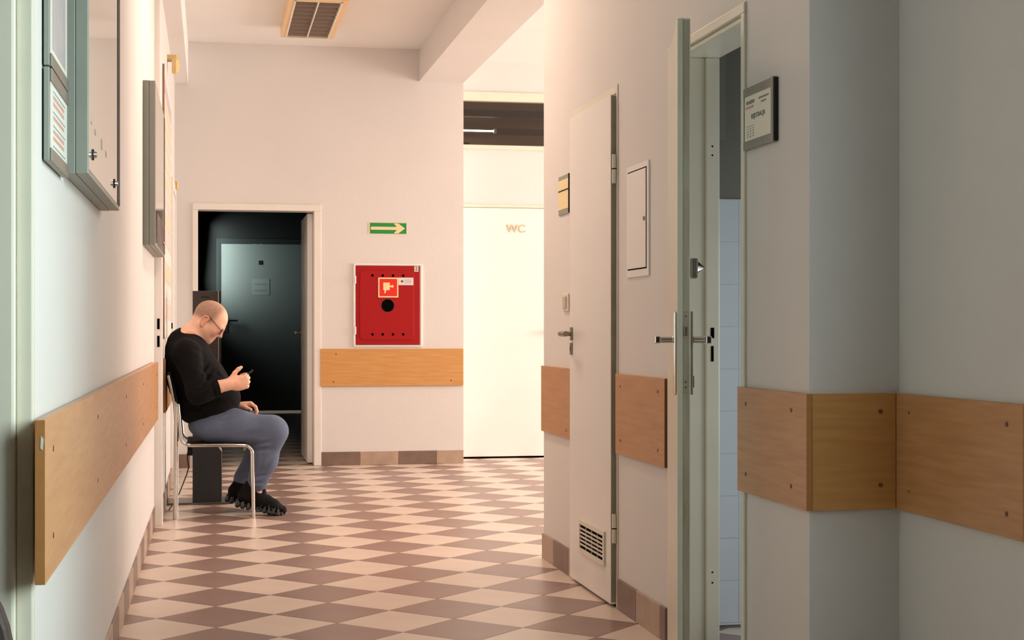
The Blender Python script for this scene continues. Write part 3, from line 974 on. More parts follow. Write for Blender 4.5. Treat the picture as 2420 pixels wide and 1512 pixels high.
pic = MB()
pic.prism([spx(.25, .25), spx(.57, .25), spx(.57, .63), spx(.40, .63), spx(.36, .80), spx(.31, .80), spx(.30, .63), spx(.25, .63)], (0, -.0006, 0))
pic.prism([spx(.57, .40), spx(.66, .40), spx(.70, .35), spx(.78, .44), spx(.70, .52), spx(.66, .48), spx(.57, .48)], (0, -.0006, 0))
pic.build('hose_pictogram', M_CREAMS, sp)
i0, i1 = at(941, 656, YF), at(976, 674, YF)
ins = bx('inspection_label', M_PAPER, hd, i0.x, i1.x, YD - .0025, YD + .0005, i1.z, i0.z)
MB().cyl((i0.x + .028, YD - .002, (i0.z + i1.z) / 2), (i0.x + .028, YD - .0045, (i0.z + i1.z) / 2), .009, 16).build('stamp_ring', mat('stamp_brown', srgb(120, 60, 50), .6), ins)
bx('stamp_text', mat('pale_ink', srgb(206, 200, 214), .7), ins, i0.x + .05, i1.x - .016, YD - .003, YD - .0024, i1.z + .012, i0.z - .014)
n0, n1 = at(978.5, 628.5, YF), at(988, 642, YF)
nl = bx('number_label', M_PAPER, hd, n0.x, n1.x, YF - .0175, YF - .0155, n1.z, n0.z)
text_part('number_text', '2', .045, ((n0.x + n1.x) / 2, YF - .018, (n0.z + n1.z) / 2), (1, 0, 0), (0, 0, 1), M_BLACK, nl)

# ------------------------------------------------------------------ toilet door and transom
dw = thing('door_7', 'bright white toilet door with WC letters at the end of the hall', 'door', (2.5, 12.46, 0), kind='structure')
mb = MB().box(1.963, 2.012, 12.445, 12.55, 0, 2.08).box(2.875, 2.93, 12.445, 12.55, 0, 2.08).box(2.012, 2.875, 12.445, 12.55, 2.055, 2.08)
mb.build('door_frame', M_FRAME, dw, bevel=.003)
dwl = MB().box(2.014, 2.873, 12.455, 12.50, .015, 2.053).build('door_leaf', M_WHITE, dw, bevel=.002)
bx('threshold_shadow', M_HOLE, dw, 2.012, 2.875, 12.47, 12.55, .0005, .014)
pw = at(1220, 541, 12.45)
text_part('letters', 'WC', .092, (pw.x, 12.452, pw.z), (1, 0, 0), (0, 0, 1), M_BRASS, dwl, extrude=.003)
lever(dwl, (2.80, 12.455, 1.04), (0, -1, 0), (-1, 0, 0))
w1 = thing('window_1', 'transom window with brownish glass above the toilet door', 'window', (2.45, 12.46, 2.53), kind='structure')
mb = MB().box(1.963, 2.93, 12.44, 12.55, 2.53, 2.565).box(1.963, 2.93, 12.44, 12.55, 2.925, 3.0).box(1.963, 1.985, 12.44, 12.55, 2.565, 2.925).box(2.9, 2.93, 12.44, 12.55, 2.565, 2.925)
mb.build('window_frame', M_FRAME, w1, bevel=.004)
M_TGLASS = glass_simple('transom_pane', (.80, .74, .66, 1))
bx('pane', M_TGLASS, w1, 1.985, 2.9, 12.495, 12.5, 2.565, 2.925)
# the dim toilet anteroom behind the transom
wall('wall_toilet_room', [(1.9, 4.2, 14.2, 14.3, 0, CEIL), (1.80, 1.9, 12.6, 14.3, 0, CEIL), (4.1, 4.2, 12.6, 14.3, 0, CEIL), (1.8, 4.2, 12.6, 14.3, CEIL, CEIL + .1)],
     'dim brownish walls of the toilet room behind the transom', mat('dim_paint', srgb(150, 130, 112), .6))
tb = thing('ceiling_batten', 'brown ceiling battens seen through the transom glass', 'ceiling batten', (2.5, 13.4, 3.1))
for (yy, zz, hh, m_) in ((13.1, 3.05, .05, M_DBROWN), (13.6, 2.96, .06, M_DBROWN), (14.0, 2.86, .05, M_DBROWN)):
    bx('batten', m_, tb, 1.92, 3.4, yy, yy + .08, zz, zz + hh)
bx('batten', M_BLACK, tb, 1.92, 2.35, 14.05, 14.15, 2.72, 2.78)
tl = thing('tube_lamp', 'thin bright tube lamp seen through the transom glass', 'lamp', (2.2, 13.9, 2.84))
MB().cyl((1.95, 13.9, 2.87), (2.55, 13.9, 2.87), .008, 12).build('tube', mat('tube_glow', srgb(255, 246, 230), .5, emit=((1, .93, .84, 1), 6.0)), tl, smooth=True)
bx('tube_socket', M_WHITE, tl, 1.93, 1.955, 13.88, 13.92, 2.85, 2.89)
bx('tube_socket', M_WHITE, tl, 2.545, 2.57, 13.88, 13.92, 2.85, 2.89)

d = bpy.data.lights.new('toilet_room_fill', 'POINT')  # added fill light, unseen, brightens the room behind the transom
d.energy, d.color, d.shadow_soft_size = 9, (1, .86, .72), .1
o = bpy.data.objects.new('toilet_room_fill', d)
o.location = (3.5, 13.2, 2.0)
COL.objects.link(o)

# hall window frame (source of the daylight)
w2 = thing('window_2', 'large hall window hidden behind the corridor corner', 'window', (7.1, 10.5, .75), kind='structure')
mb = MB()
for yy in (8.75, 9.9, 11.05, 12.19):
    mb.box(7.05, 7.12, yy, yy + .06, .75, 2.75)
mb.box(7.05, 7.12, 8.75, 12.25, .75, .81).box(7.05, 7.12, 8.75, 12.25, 2.69, 2.75)
mb.build('window_frame', M_WHITE, w2)
bx('pane', M_PANE, w2, 7.08, 7.085, 8.75, 12.25, .8, 2.7)
w4 = thing('window_3', 'side window in the right wall behind the viewer', 'window', (XN + .1, 2.05, .7), kind='structure')
mb = MB()
for yy in (1.2, 2.02, 2.84):
    mb.box(XN + .08, XN + .14, yy, yy + .06, .7, 2.6)
mb.box(XN + .08, XN + .14, 1.2, 2.9, .7, .76).box(XN + .08, XN + .14, 1.2, 2.9, 2.54, 2.6)
mb.build('window_frame', M_WHITE, w4)
bx('pane', M_PANE, w4, XN + .108, XN + .112, 1.2, 2.9, .75, 2.55)

# ------------------------------------------------------------------ far door in the dark passage
d8 = thing('door_8', 'grey door at the end of the dark passage lit from its upper left', 'door', (.63, 19.7, 0), kind='structure')
MB().box(.08, .13, 19.693, 19.85, 0, 2.2).box(1.135, 1.19, 19.693, 19.85, 0, 2.2).box(.13, 1.135, 19.693, 19.85, 2.135, 2.2).build('door_frame', mat('dark_frame', srgb(40, 44, 46), .6), d8, bevel=.004)
dl8 = bx('door_leaf', mat('grey_lacquer', srgb(128, 132, 130), .55), d8, .132, 1.133, 19.70, 19.74, .036, 2.133, bevel=.002)
h8 = at(548, 757, 19.7)
plate(dl8, (.20, 19.70, 1.12), (0, -1, 0), .05, .2, M_NICKEL)
lever(dl8, (.20, 19.70, 1.17), (0, -1, 0), (1, 0, 0), M_BLACK, length=.14)
pn = at(616, 620.5, 19.69)
bx('number_plate', M_BLACK, dl8, pn.x - .024, pn.x + .024, 19.697, 19.70, pn.z - .026, pn.z + .026)
a0, a1 = at(596, 659, 19.69), at(637, 697, 19.69)
sh = bx('sheet', mat('grey_sheet', srgb(140, 144, 142), .7), dl8, a0.x, a1.x, 19.698, 19.70, a1.z, a0.z)
for yy in (671.5, 686):
    for xx in (600, 615.5):
        c0, c1 = at(xx, yy - 2, 19.69), at(xx + 14, yy + 2, 19.69)
        bx('printed_line', M_INK, sh, c0.x, c1.x, 19.6972, 19.6982, c1.z, c0.z)

# ------------------------------------------------------------------ ceiling lamp with louvre
lx0, lx1, ly0, ly1, lz = .535, .845, 10.02, 11.28, 3.17
lmp = thing('ceiling_lamp', 'rectangular louvred ceiling lamp, switched off', 'ceiling lamp', ((lx0 + lx1) / 2, (ly0 + ly1) / 2, lz))
mb = MB()
mb.box(lx0 - .035, lx0, ly0 - .06, ly1 + .02, lz, CEIL - .001).box(lx1, lx1 + .035, ly0 - .06, ly1 + .02, lz, CEIL - .001)
mb.box(lx0, lx1, ly0 - .06, ly0, lz, CEIL - .001).box(lx0, lx1, ly1, ly1 + .02, lz, CEIL - .001)
mb.box(lx0, lx1, ly0, ly1, CEIL - .02, CEIL - .001)
mb.build('lamp_housing', M_LAMPBODY, lmp, bevel=.002)
bx('reflector', M_BACKREFL, lmp, lx0 + .001, lx1 - .001, ly0 + .001, ly1 - .001, CEIL - .03, CEIL - .021)
mb = MB().box(lx0 - .002, lx0 + .010, ly0 - .004, ly1 + .004, lz - .004, lz + .03).box(lx1 - .010, lx1 + .002, ly0 - .004, ly1 + .004, lz - .004, lz + .03)
mb.box(lx0, lx1, ly0 - .004, ly0 + .008, lz - .004, lz + .03).box(lx0, lx1, ly1 - .008, ly1 + .004, lz - .004, lz + .03)
mb.build('trim_frame', M_FRAME, lmp, bevel=.001)
xm = (lx0 + lx1) / 2
bx('centre_bar', M_FRAME, lmp, xm - .004, xm + .004, ly0, ly1, lz - .003, lz + .04)
NLV = 10
for k in range(NLV):
    y = ly0 + .05 + (ly1 - ly0 - .1) * k / (NLV - 1)
    for (xa_, xb_) in ((lx0 + .011, xm - .005), (xm + .005, lx1 - .011)):
        n = 6
        mb = MB()
        pr = [(y - .010, lz + .030), (y - .005, lz + .010), (y, lz + .001), (y + .005, lz + .010), (y + .010, lz + .030)]
        mb.prism([(xa_, a, b_) for a, b_ in pr], (xb_ - xa_, 0, 0))
        mb.build('louvre', M_LOUVRE, lmp, smooth=True)
for xx in ((lx0 + xm) / 2, (lx1 + xm) / 2):
    MB().cyl((xx, ly0 + .03, lz + .05), (xx, ly1 - .03, lz + .05), .013, 14).build('tube', mat('unlit_tube', srgb(60, 50, 46), .4), lmp, smooth=True)

# added lit lamp, unseen above the frame, fills the right wall with light
clx, cly = .60, 7.3
cl2 = thing('ceiling_lamp', 'added unseen fill lamp over the corridor corner', 'ceiling lamp', (clx, cly, 3.17))
mb = MB().box(clx - .19, clx - .155, cly - .65, cly + .65, 3.17, CEIL - .001).box(clx + .155, clx + .19, cly - .65, cly + .65, 3.17, CEIL - .001)
mb.box(clx - .155, clx + .155, cly - .65, cly - .62, 3.17, CEIL - .001).box(clx - .155, clx + .155, cly + .62, cly + .65, 3.17, CEIL - .001)
mb.build('lamp_housing', M_LAMPBODY, cl2, bevel=.002)
bx('diffuser', mat('fill_lamp_diffuser', srgb(255, 240, 220), .5, emit=((1, .84, .70, 1), 3.0)), cl2, clx - .154, clx + .154, cly - .619, cly + .619, 3.185, 3.19)
lo_ = area('corridor_fill_light', (clx, cly, 3.165), (clx, cly, 0), .30, 1.2, 19.0, (1.0, .73, .57))
lo_.rotation_euler = (0, 0, 0)

# ------------------------------------------------------------------ waiting chair of the man
ch = thing('waiting_chair', 'chrome-framed chair with a dark seat under the seated man', 'chair', (.02, 8.96, 0))
RT_ = .0105
for (yy, dx) in ((8.765, 0.0), (9.165, 0.0)):
    # rear leg running up into the back post
    MB().tube([(-.192, yy, .001), (-.190, yy, .30), (-.186, yy, .55), (-.192, yy, .64), (-.208, yy, .72), (-.226, yy, .80)], RT_, 14).build('rear_leg', M_CHROME, ch, smooth=True)
    pts = [(.238, yy, .001), (.232, yy, .36)]
    for k in range(1, 6):
        a = math.radians(90 * k / 5)
        pts.append((.232 - .045 * (1 - math.cos(a)), yy, .36 + .045 * math.sin(a)))
    pts += [(.1, yy, .408), (-.10, yy, .410)]
    for k in range(1, 6):
        a = math.radians(82 * k / 5)
        pts.append((-.105 - .055 * math.sin(a), yy, .410 + .055 * (1 - math.cos(a))))
    pts += [(-.168, yy, .56), (-.176, yy, .64)]
    MB().tube(pts, RT_, 14).build('front_leg', M_CHROME, ch, smooth=True)
MB().cyl((-.178, 8.765, .60), (-.178, 9.165, .60), .008, 12).build('cross_rail', M_CHROME, ch, smooth=True)
MB().cyl((.19, 8.765, .385), (.19, 9.165, .385), .008, 12).build('cross_rail', M_CHROME, ch, smooth=True)
MB().box(-.13, .20, 8.778, 9.152, .400, .416).build('seat', M_CHAIRBLK, ch, bevel=.008, bseg=3)
MB().obox((-.205, 8.965, .73), (0, 1, 0), (-.25, 0, 1), (1, 0, .25), .19, .09, .010).build('backrest', M_CHAIRBLK, ch, bevel=.008, bseg=3)
for z in (.618, .632):
    for yy in (8.765, 9.165):
        MB().cyl((-.178, yy - .006, z), (-.178, yy + .006, z), .012, 10).build('bolt', M_CHROME, ch)

# ------------------------------------------------------------------ kiosk behind the chair
kk = thing('information_stand', 'dark floor standing kiosk with silver edge behind the seated man', 'kiosk', (-.02, 9.56, 0))
bx('base_plate', mat('steel_plate', srgb(120, 116, 110), .35, metal=.6), kk, -.255, .14, 9.49, 9.80, .0005, .012, bevel=.003)
MB().prism([(-.104, 9.50, .012), (.066, 9.50, .012), (.066, 9.50, .315), (.036, 9.50, .36), (-.104, 9.50, .36)], (0, .20, 0)).build('pedestal', M_DGREY, kk, bevel=.003)
MB().prism([(.0665, 9.498, .012), (.0705, 9.498, .012), (.0705, 9.498, .317), (.038, 9.498, .365), (.035, 9.498, .361), (.0665, 9.498, .314)], (0, .204, 0)).build('silver_edge', M_ALUP, kk)
bx('panel_body', M_DBROWN, kk, -.104, .046, 9.52, 9.64, .36, 1.287, bevel=.003)
bx('panel_edge', M_ALU, kk, .046, .052, 9.515, 9.645, .36, 1.287)
bx('panel_side', M_BLACK, kk, .052, .066, 9.53, 9.64, .36, 1.285)
bx('rear_box', M_BLACK, kk, -.135, -.104, 9.56, 9.66, .29, .40)
bx('maker_mark', M_BLACK, kk, -.055, -.005, 9.5192, 9.5202, 1.243, 1.257)
cb = MB().tube([at(443, 1069, 9.53), at(443, 1085, 9.53), at(446, 1104, 9.53), at(441, 1122, 9.50), at(433, 1142, 9.44), at(424, 1165, 9.38), at(412, 1188, 9.34), (-.225, 9.30, .012), (-.235, 9.2, .005)], .0035, 8)
tag(cb.build('power_cable', M_BLACK, None, smooth=True), 'thin black cable hanging down beside the kiosk', 'cable')


# ------------------------------------------------------------------ implicit surface modelling for the man
class SDF:
    def __init__(self, lo, hi, h):
        self.lo, self.h = np.array(lo, np.float32), h
        n = np.ceil((np.array(hi) - np.array(lo)) / h).astype(int) + 1
        self.n = n
        self.D = np.full(n, 0.5, np.float32)

    def _sub(self, lo, hi):
        i0 = np.clip(np.floor((np.array(lo) - self.lo) / self.h).astype(int), 0, self.n - 1)
        i1 = np.clip(np.ceil((np.array(hi) - self.lo) / self.h).astype(int) + 1, 1, self.n)
        sl = tuple(slice(a, b_) for a, b_ in zip(i0, i1))
        ax = [self.lo[k] + self.h * np.arange(i0[k], i1[k], dtype=np.float32) for k in range(3)]
        return sl, ax[0][:, None, None], ax[1][None, :, None], ax[2][None, None, :]

    def _blend(self, sl, d, k, sub=False):
        a = self.D[sl]
        if sub:
            d = -d
            h = np.maximum(k - np.abs(a - d), 0) / k
            self.D[sl] = np.maximum(a, d) + h * h * k * .25
        else:
            h = np.maximum(k - np.abs(a - d), 0) / k
            self.D[sl] = np.minimum(a, d) - h * h * k * .25

    def cap(self, a, b, ra, rb, k=.02, sy=1.0, sub=False):
        """tapered capsule; sy>1 widens it sideways (Y)"""
        a, b = np.array(a, np.float32), np.array(b, np.float32)
        m = max(ra, rb) * max(1, sy) + k + self.h * 2
        sl, x, y, z = self._sub(np.minimum(a, b) - m, np.maximum(a, b) + m)
        d = b - a
        L = float(d @ d) + 1e-9
        px, py, pz = x - a[0], y - a[1], z - a[2]
        t = np.clip((px * d[0] + py * d[1] + pz * d[2]) / L, 0, 1)
        qx, qy, qz = px - t * d[0], (py - t * d[1]) / sy, pz - t * d[2]
        dist = np.sqrt(qx * qx + qy * qy + qz * qz) - (ra + (rb - ra) * t)
        self._blend(sl, dist, k, sub)

    def ell(self, c, r, k=.02, R=None, sub=False):
        """ellipsoid, R = 3x3 rows are its local axes"""
        c, r = np.array(c, np.float32), np.array(r, np.float32)
        m = r.max() + k + self.h * 2
        sl, x, y, z = self._sub(c - m, c + m)
        px, py, pz = x - c[0], y - c[1], z - c[2]
        if R is not None:
            px, py, pz = (R[0][0] * px + R[0][1] * py + R[0][2] * pz, R[1][0] * px + R[1][1] * py + R[1][2] * pz, R[2][0] * px + R[2][1] * py + R[2][2] * pz)
        k0 = np.sqrt((px / r[0]) ** 2 + (py / r[1]) ** 2 + (pz / r[2]) ** 2)
        k1 = np.sqrt((px / r[0] ** 2) ** 2 + (py / r[1] ** 2) ** 2 + (pz / r[2] ** 2) ** 2) + 1e-6
        self._blend(sl, k0 * (k0 - 1) / k1, k, sub)

    def cut(self, p, n, k=.01):
        """remove the half space beyond plane p with normal n"""
        p, n = np.array(p, np.float32), np.array(n, np.float32)
        n = n / np.linalg.norm(n)
        sl, x, y, z = self._sub(self.lo, self.lo + self.h * self.n)
        d = -((x - p[0]) * n[0] + (y - p[1]) * n[1] + (z - p[2]) * n[2])
        self._blend(sl, d, k, True)

    def disp(self, fn, lo, hi):
        sl, x, y, z = self._sub(lo, hi)
        self.D[sl] += fn(x, y, z)

    def mesh(self):
        D, n = self.D, self.n
        s = D < 0
        c = n - 1
        cnt = np.zeros(c, np.int8)
        for dx in (0, 1):
            for dy in (0, 1):
                for dz in (0, 1):
                    cnt += s[dx:dx + c[0], dy:dy + c[1], dz:dz + c[2]]
        act = (cnt > 0) & (cnt < 8)
        idx = np.argwhere(act)
        acc = np.zeros((len(idx), 3))
        num = np.zeros(len(idx))
        I, J, K = idx.T
        corners = [(dx, dy, dz) for dx in (0, 1) for dy in (0, 1) for dz in (0, 1)]
        for a in corners:
            for ax in range(3):
                if a[ax]:
                    continue
                b_ = list(a)
                b_[ax] = 1
                da = D[I + a[0], J + a[1], K + a[2]]
                db = D[I + b_[0], J + b_[1], K + b_[2]]
                m = (da < 0) != (db < 0)
                t = da[m] / (da[m] - db[m])
                p = np.repeat(np.array(a, float)[None], m.sum(), 0)
                p[:, ax] += t
                acc[m] += p
                num[m] += 1
        V = (idx + acc / num[:, None]) * self.h + self.lo
        vid = np.full(c, -1, np.int64)
        vid[I, J, K] = np.arange(len(idx))
        quads = []
        for ax in range(3):
            o1, o2 = [(1, 2), (2, 0), (0, 1)][ax]
            sa = [slice(1, -1)] * 3
            sb = [slice(1, -1)] * 3
            sa[ax], sb[ax] = slice(0, -1), slice(1, None)
            A, B = s[tuple(sa)], s[tuple(sb)]
            for flip, msk in ((False, A & ~B), (True, ~A & B)):
                e = np.argwhere(msk)
                if not len(e):
                    continue
                base = e.copy()
                for q in range(3):
                    if q != ax:
                        base[:, q] += 1
                u1, u2 = np.zeros(3, int), np.zeros(3, int)
                u1[o1], u2[o2] = 1, 1
                def g(v):
                    return vid[v[:, 0], v[:, 1], v[:, 2]]
                q4 = np.stack([g(base - u1 - u2), g(base - u2), g(base), g(base - u1)], 1)
                if flip:
                    q4 = q4[:, ::-1]
                quads.append(q4)
        Q = np.concatenate(quads)
        Q = Q[(Q >= 0).all(1)]
        return V, Q

    def build(self, name, m, parent, smooth_it=3, keep=None, attr=None):
        V, Q = self.mesh()
        # light smoothing of the net
        for _ in range(smooth_it):
            S = np.zeros_like(V)
            N = np.zeros(len(V))
            for a, b_ in ((0, 1), (1, 2), (2, 3), (3, 0)):
                np.add.at(S, Q[:, a], V[Q[:, b_]])
                np.add.at(S, Q[:, b_], V[Q[:, a]])
                np.add.at(N, Q[:, a], 1)
                np.add.at(N, Q[:, b_], 1)
            V = V * .5 + .5 * S / np.maximum(N, 1)[:, None]
        base = np.array(world_loc(parent)) if parent is not None else np.zeros(3)
        me = bpy.data.meshes.new(name)
        P = (V - base).astype(np.float32)
        me.vertices.add(len(P))
        me.vertices.foreach_set('co', P.ravel())
        me.loops.add(len(Q) * 4)
        me.loops.foreach_set('vertex_index', Q.astype(np.int32).ravel())
        me.polygons.add(len(Q))
        me.polygons.foreach_set('loop_start', np.arange(0, len(Q) * 4, 4, dtype=np.int32))
        me.polygons.foreach_set('use_smooth', np.ones(len(Q), bool))
        me.update(calc_edges=True)
        me.validate()
        if attr:
            for an, fn in attr.items():
                at_ = me.attributes.new(an, 'FLOAT', 'POINT')
                at_.data.foreach_set('value', fn(V).astype(np.float32))
        me.materials.append(m)
        o = bpy.data.objects.new(name, me)
        COL.objects.link(o)
        if parent is not None:
            o.parent = parent
        return o


# ------------------------------------------------------------------ materials of the man
def skin_material():
    m = mat('skin', srgb(226, 172, 144), .48, spec=.35)
    nt = m.node_tree
    b_ = nt.nodes['Principled BSDF']
    b_.inputs['Subsurface Weight'].default_value = .12
    b_.inputs['Subsurface Radius'].default_value = (.012, .005, .003)
    a1 = nt.nodes.new('ShaderNodeAttribute')
    a1.attribute_name = 'stubble_and_shade'
    a2 = nt.nodes.new('ShaderNodeAttribute')
    a2.attribute_name = 'blush'
    nz = nt.nodes.new('ShaderNodeTexNoise')
    nz.inputs['Scale'].default_value = 60
    mx1 = nt.nodes.new('ShaderNodeMix')
    mx1.data_type = 'RGBA'
    mx1.inputs[6].default_value = srgb(246, 198, 172)
    mx1.inputs[7].default_value = srgb(216, 138, 114)
    nt.links.new(a2.outputs['Fac'], mx1.inputs[0])
    mx2 = nt.nodes.new('ShaderNodeMix')
    mx2.data_type = 'RGBA'
    mx2.inputs[7].default_value = srgb(100, 74, 60)
    mul = nt.nodes.new('ShaderNodeMath')
    mul.operation = 'MULTIPLY'
    mr = nt.nodes.new('ShaderNodeMapRange')
    mr.inputs['To Min'].default_value = .65
    mr.inputs['To Max'].default_value = 1.0
    nt.links.new(nz.outputs['Fac'], mr.inputs['Value'])
    nt.links.new(a1.outputs['Fac'], mul.inputs[0])
    nt.links.new(mr.outputs['Result'], mul.inputs[1])
    nt.links.new(mx1.outputs[2], mx2.inputs[6])
    nt.links.new(mul.outputs[0], mx2.inputs[0])
    nt.links.new(mx2.outputs[2], b_.inputs['Base Color'])
    return m


M_SKIN = skin_material()
M_SWEAT = mat('black_knit', srgb(7, 6, 7), .95, spec=.25, noise=.15, scale=30, bump=.25, bscale=260, sheen=.0)
M_JOG = mat('blue_grey_jersey', srgb(94, 107, 132), .9, noise=.07, scale=14, bump=.2, bscale=240, sheen=.1)
M_SHOE = mat('black_mesh', srgb(8, 8, 9), .8, spec=.25, bump=.3, bscale=300)
M_SHOEGL = mat('black_gloss_rubber', srgb(6, 6, 7), .16, coat=.5)

man = thing('person', 'man in black sweatshirt and blue-grey joggers sitting and looking at a phone', 'person', (.02, 8.96, 0))
YM, YRS, YLS = 8.965, 8.77, 9.16       # mid plane, right shoulder, left shoulder


def P3(x, y, Y):
    v = at(x, y, Y)
    return np.array((v.x, v.y, v.z))


C = P3(496, 757, YM)
pit = math.radians(40)
Fv, Uv, Lv = np.array((math.cos(pit), 0, -math.sin(pit))), np.array((math.sin(pit), 0, math.cos(pit))), np.array((0., 1, 0))
HR = np.stack([Fv, Lv, Uv])


def H(f, l, u):
    return C + Fv * f + Lv * l + Uv * u


lo, hi = (-.33, 8.60, .02), (.52, 9.36, 1.27)
S = SDF(lo, hi, .0032)
# head
S.ell(H(-.008, 0, .022), (.098, .077, .088), .01, HR)
S.ell(H(.030, 0, -.035), (.058, .062, .078), .03, HR)
S.ell(H(.040, 0, -.070), (.044, .052, .044), .025, HR)
S.cap(H(.069, -.012, -.093), H(.069, .012, -.093), .016, .016, .02)
for sg_ in (-1, 1):
    S.cap(H(-.015, sg_ * .056, -.052), H(.055, sg_ * .030, -.093), .016, .014, .03)      # jaw line
    S.cap(H(.079, sg_ * .010, .010), H(.066, sg_ * .045, .006), .012, .011, .018)        # brow
    S.ell(H(.056, sg_ * .040, -.034), (.024, .024, .024), .025, HR)                      # cheek
    S.ell(H(.092, sg_ * .032, -.010), (.014, .016, .011), .012, HR, sub=True)            # eye socket
    S.ell(H(.071, sg_ * .032, -.012), (.014, .014, .013), .006, HR)                      # closed lid
    S.ell(H(.086, sg_ * .012, -.037), (.011, .008, .008), .008, HR)                      # nostril wing
S.cap(H(.084, 0, .004), H(.103, 0, -.032), .009, .011, .012)
S.cap(H(.080, -.017, -.064), H(.080, .017, -.064), .008, .008, .006)
S.cap(H(.077, -.014, -.077), H(.077, .014, -.077), .008, .008, .006)
# neck, core of the torso, arms and legs under the clothes
S.cap(P3(472, 770, YM), P3(438, 812, YM), .060, .066, .04, sy=1.02)
S.cap(P3(438, 815, YM), P3(455, 900, YM), .09, .12, .05, sy=1.35)
S.cap(P3(458, 900, YM), P3(495, 975, YM), .11, .09, .05, sy=1.3)
Wr = P3(541, 907, 8.735)
Wl = P3(560, 960, 9.06)
er, el_ = P3(468, 928, 8.70), P3(478, 935, 9.235)
for sh_, elb, wr in ((P3(440, 832, YRS), er, Wr), (P3(440, 832, YLS), el_, Wl)):
    S.cap(P3(440, 825, YM), sh_, .07, .055, .04)
    S.cap(sh_, elb, .048, .042, .03)
    S.cap(elb, elb + (wr - elb) * .35, .043, .046, .02)
    S.cap(elb + (wr - elb) * .35, wr, .046, .029, .02)
kn_r, kn_l = P3(642, 1022, 8.86), P3(646, 1020, 9.09)
an_r, an_l = P3(604, 1152, 8.865), P3(566, 1140, 9.10)
for hp, kn, an in ((P3(482, 1005, 8.87), kn_r, an_r), (P3(482, 1005, 9.06), kn_l, an_l)):
    S.cap(P3(500, 990, YM), hp + np.array((.05, 0, 0)), .08, .06, .04)
    S.cap(hp + np.array((.05, 0, 0)), kn, .06, .05, .03)
    S.cap(kn, kn + (an - kn) * .35, .048, .052, .02)
    S.cap(kn + (an - kn) * .35, an, .05, .034, .02)
    S.cap(an, an + np.array((.015, 0, -.03)), .034, .034, .01)
# ears
for sg_ in (-1, 1):
    S.ell(H(-.024, sg_ * .079, -.024), (.017, .006, .029), .006, HR)
    ring = [(-.008, .080, -.012), (-.010, .083, .004), (-.022, .086, .009), (-.036, .088, .002), (-.041, .087, -.016), (-.036, .085, -.034), (-.026, .082, -.047), (-.016, .080, -.050)]
    for p, q in zip(ring[:-1], ring[1:]):
        S.cap(H(p[0], sg_ * p[1], p[2]), H(q[0], sg_ * q[1], q[2]), .0042, .0042, .004)
    S.cap(H(-.020, sg_ * .081, -.048), H(-.017, sg_ * .079, -.054), .0065, .006, .005)
    S.ell(H(-.020, sg_ * .087, -.020), (.009, .005, .014), .004, HR, sub=True)
# right hand: palm, thumb on top, four fingers curling round the phone
dv = np.array((.9, 0, .436))
dv /= np.linalg.norm(dv)
pv = np.array((-dv[2], 0, dv[0]))
yv = np.array((0., 1, 0))


def W(d_, p_, y_):
    return Wr + dv * d_ + pv * p_ + yv * y_


S.cap(W(-.01, -.002, 0), W(.03, -.010, .004), .028, .026, .02)
S.ell(W(.052, -.020, .006), (.050, .019, .043), .02, np.stack([dv, yv, pv]))
S.ell(W(.026, .012, .014), (.030, .018, .019), .016, np.stack([dv, yv, pv]))
for (a_, b_, r0, r1) in ((W(.022, .018, .012), W(.056, .040, .014), .0155, .0125), (W(.056, .040, .014), W(.082, .050, .018), .0120, .0110), (W(.082, .050, .018), W(.101, .053, .022), .0112, .0092)):
    S.cap(a_, b_, r0, r1, .008)
for i, (p_, kd, rr) in enumerate(((-.002, .099, .0102), (-.022, .100, .0102), (-.042, .093, .0098), (-.060, .082, .0088))):
    k0 = W(.055, p_ * .8 - .003, .004)
    k1 = W(kd, p_, .006)
    k2 = W(kd + .014 - i * .002, p_ + .004, .030)
    k3 = W(kd + .002 - i * .003, p_ + .010, .054)
    k4 = W(kd - .018 - i * .003, p_ + .014, .064)
    S.cap(k0, k1, rr * 1.15, rr * 1.08, .010)
    S.cap(k1, k2, rr * 1.02, rr * .98, .004)
    S.cap(k2, k3, rr * .97, rr * .9, .003)
    S.cap(k3, k4, rr * .9, rr * .8, .003)
# left hand resting on the thigh, fingers bent over
d2v = P3(600, 957, 9.04) - Wl
d2v /= np.linalg.norm(d2v)
n2 = np.array((.0, 0, 1.))
for i, (yy, rr, ln_) in enumerate(((-.034, .0098, .94), (-.012, .0100, 1.0), (.010, .0098, .96), (.030, .0088, .82))):
    a0_ = Wl + d2v * .030 + yv * yy * .6 + n2 * .006
    a1_ = Wl + d2v * .080 + yv * yy + n2 * .012
    a2_ = a1_ + d2v * .028 * ln_ + n2 * -.022
    a3_ = a2_ + d2v * .008 + n2 * -.026 * ln_
    a4_ = a3_ - d2v * .004 + n2 * -.018 * ln_
    S.cap(a0_, a1_, rr * 1.2, rr * 1.08, .008)
    S.cap(a1_, a2_, rr * 1.02, rr * .97, .004)
    S.cap(a2_, a3_, rr * .96, rr * .9, .003)
    S.cap(a3_, a4_, rr * .9, rr * .78, .003)
S.ell(Wl + d2v * .045 + n2 * .004, (.045, .040, .018), .015)
S.cap(Wl + d2v * .02 + yv * -.028, Wl + d2v * .050 + yv * -.055 - n2 * .008, .0145, .0118, .010)
S.cap(Wl + d2v * .050 + yv * -.055 - n2 * .008, Wl + d2v * .080 + yv * -.062 - n2 * .022, .0112, .009, .004)


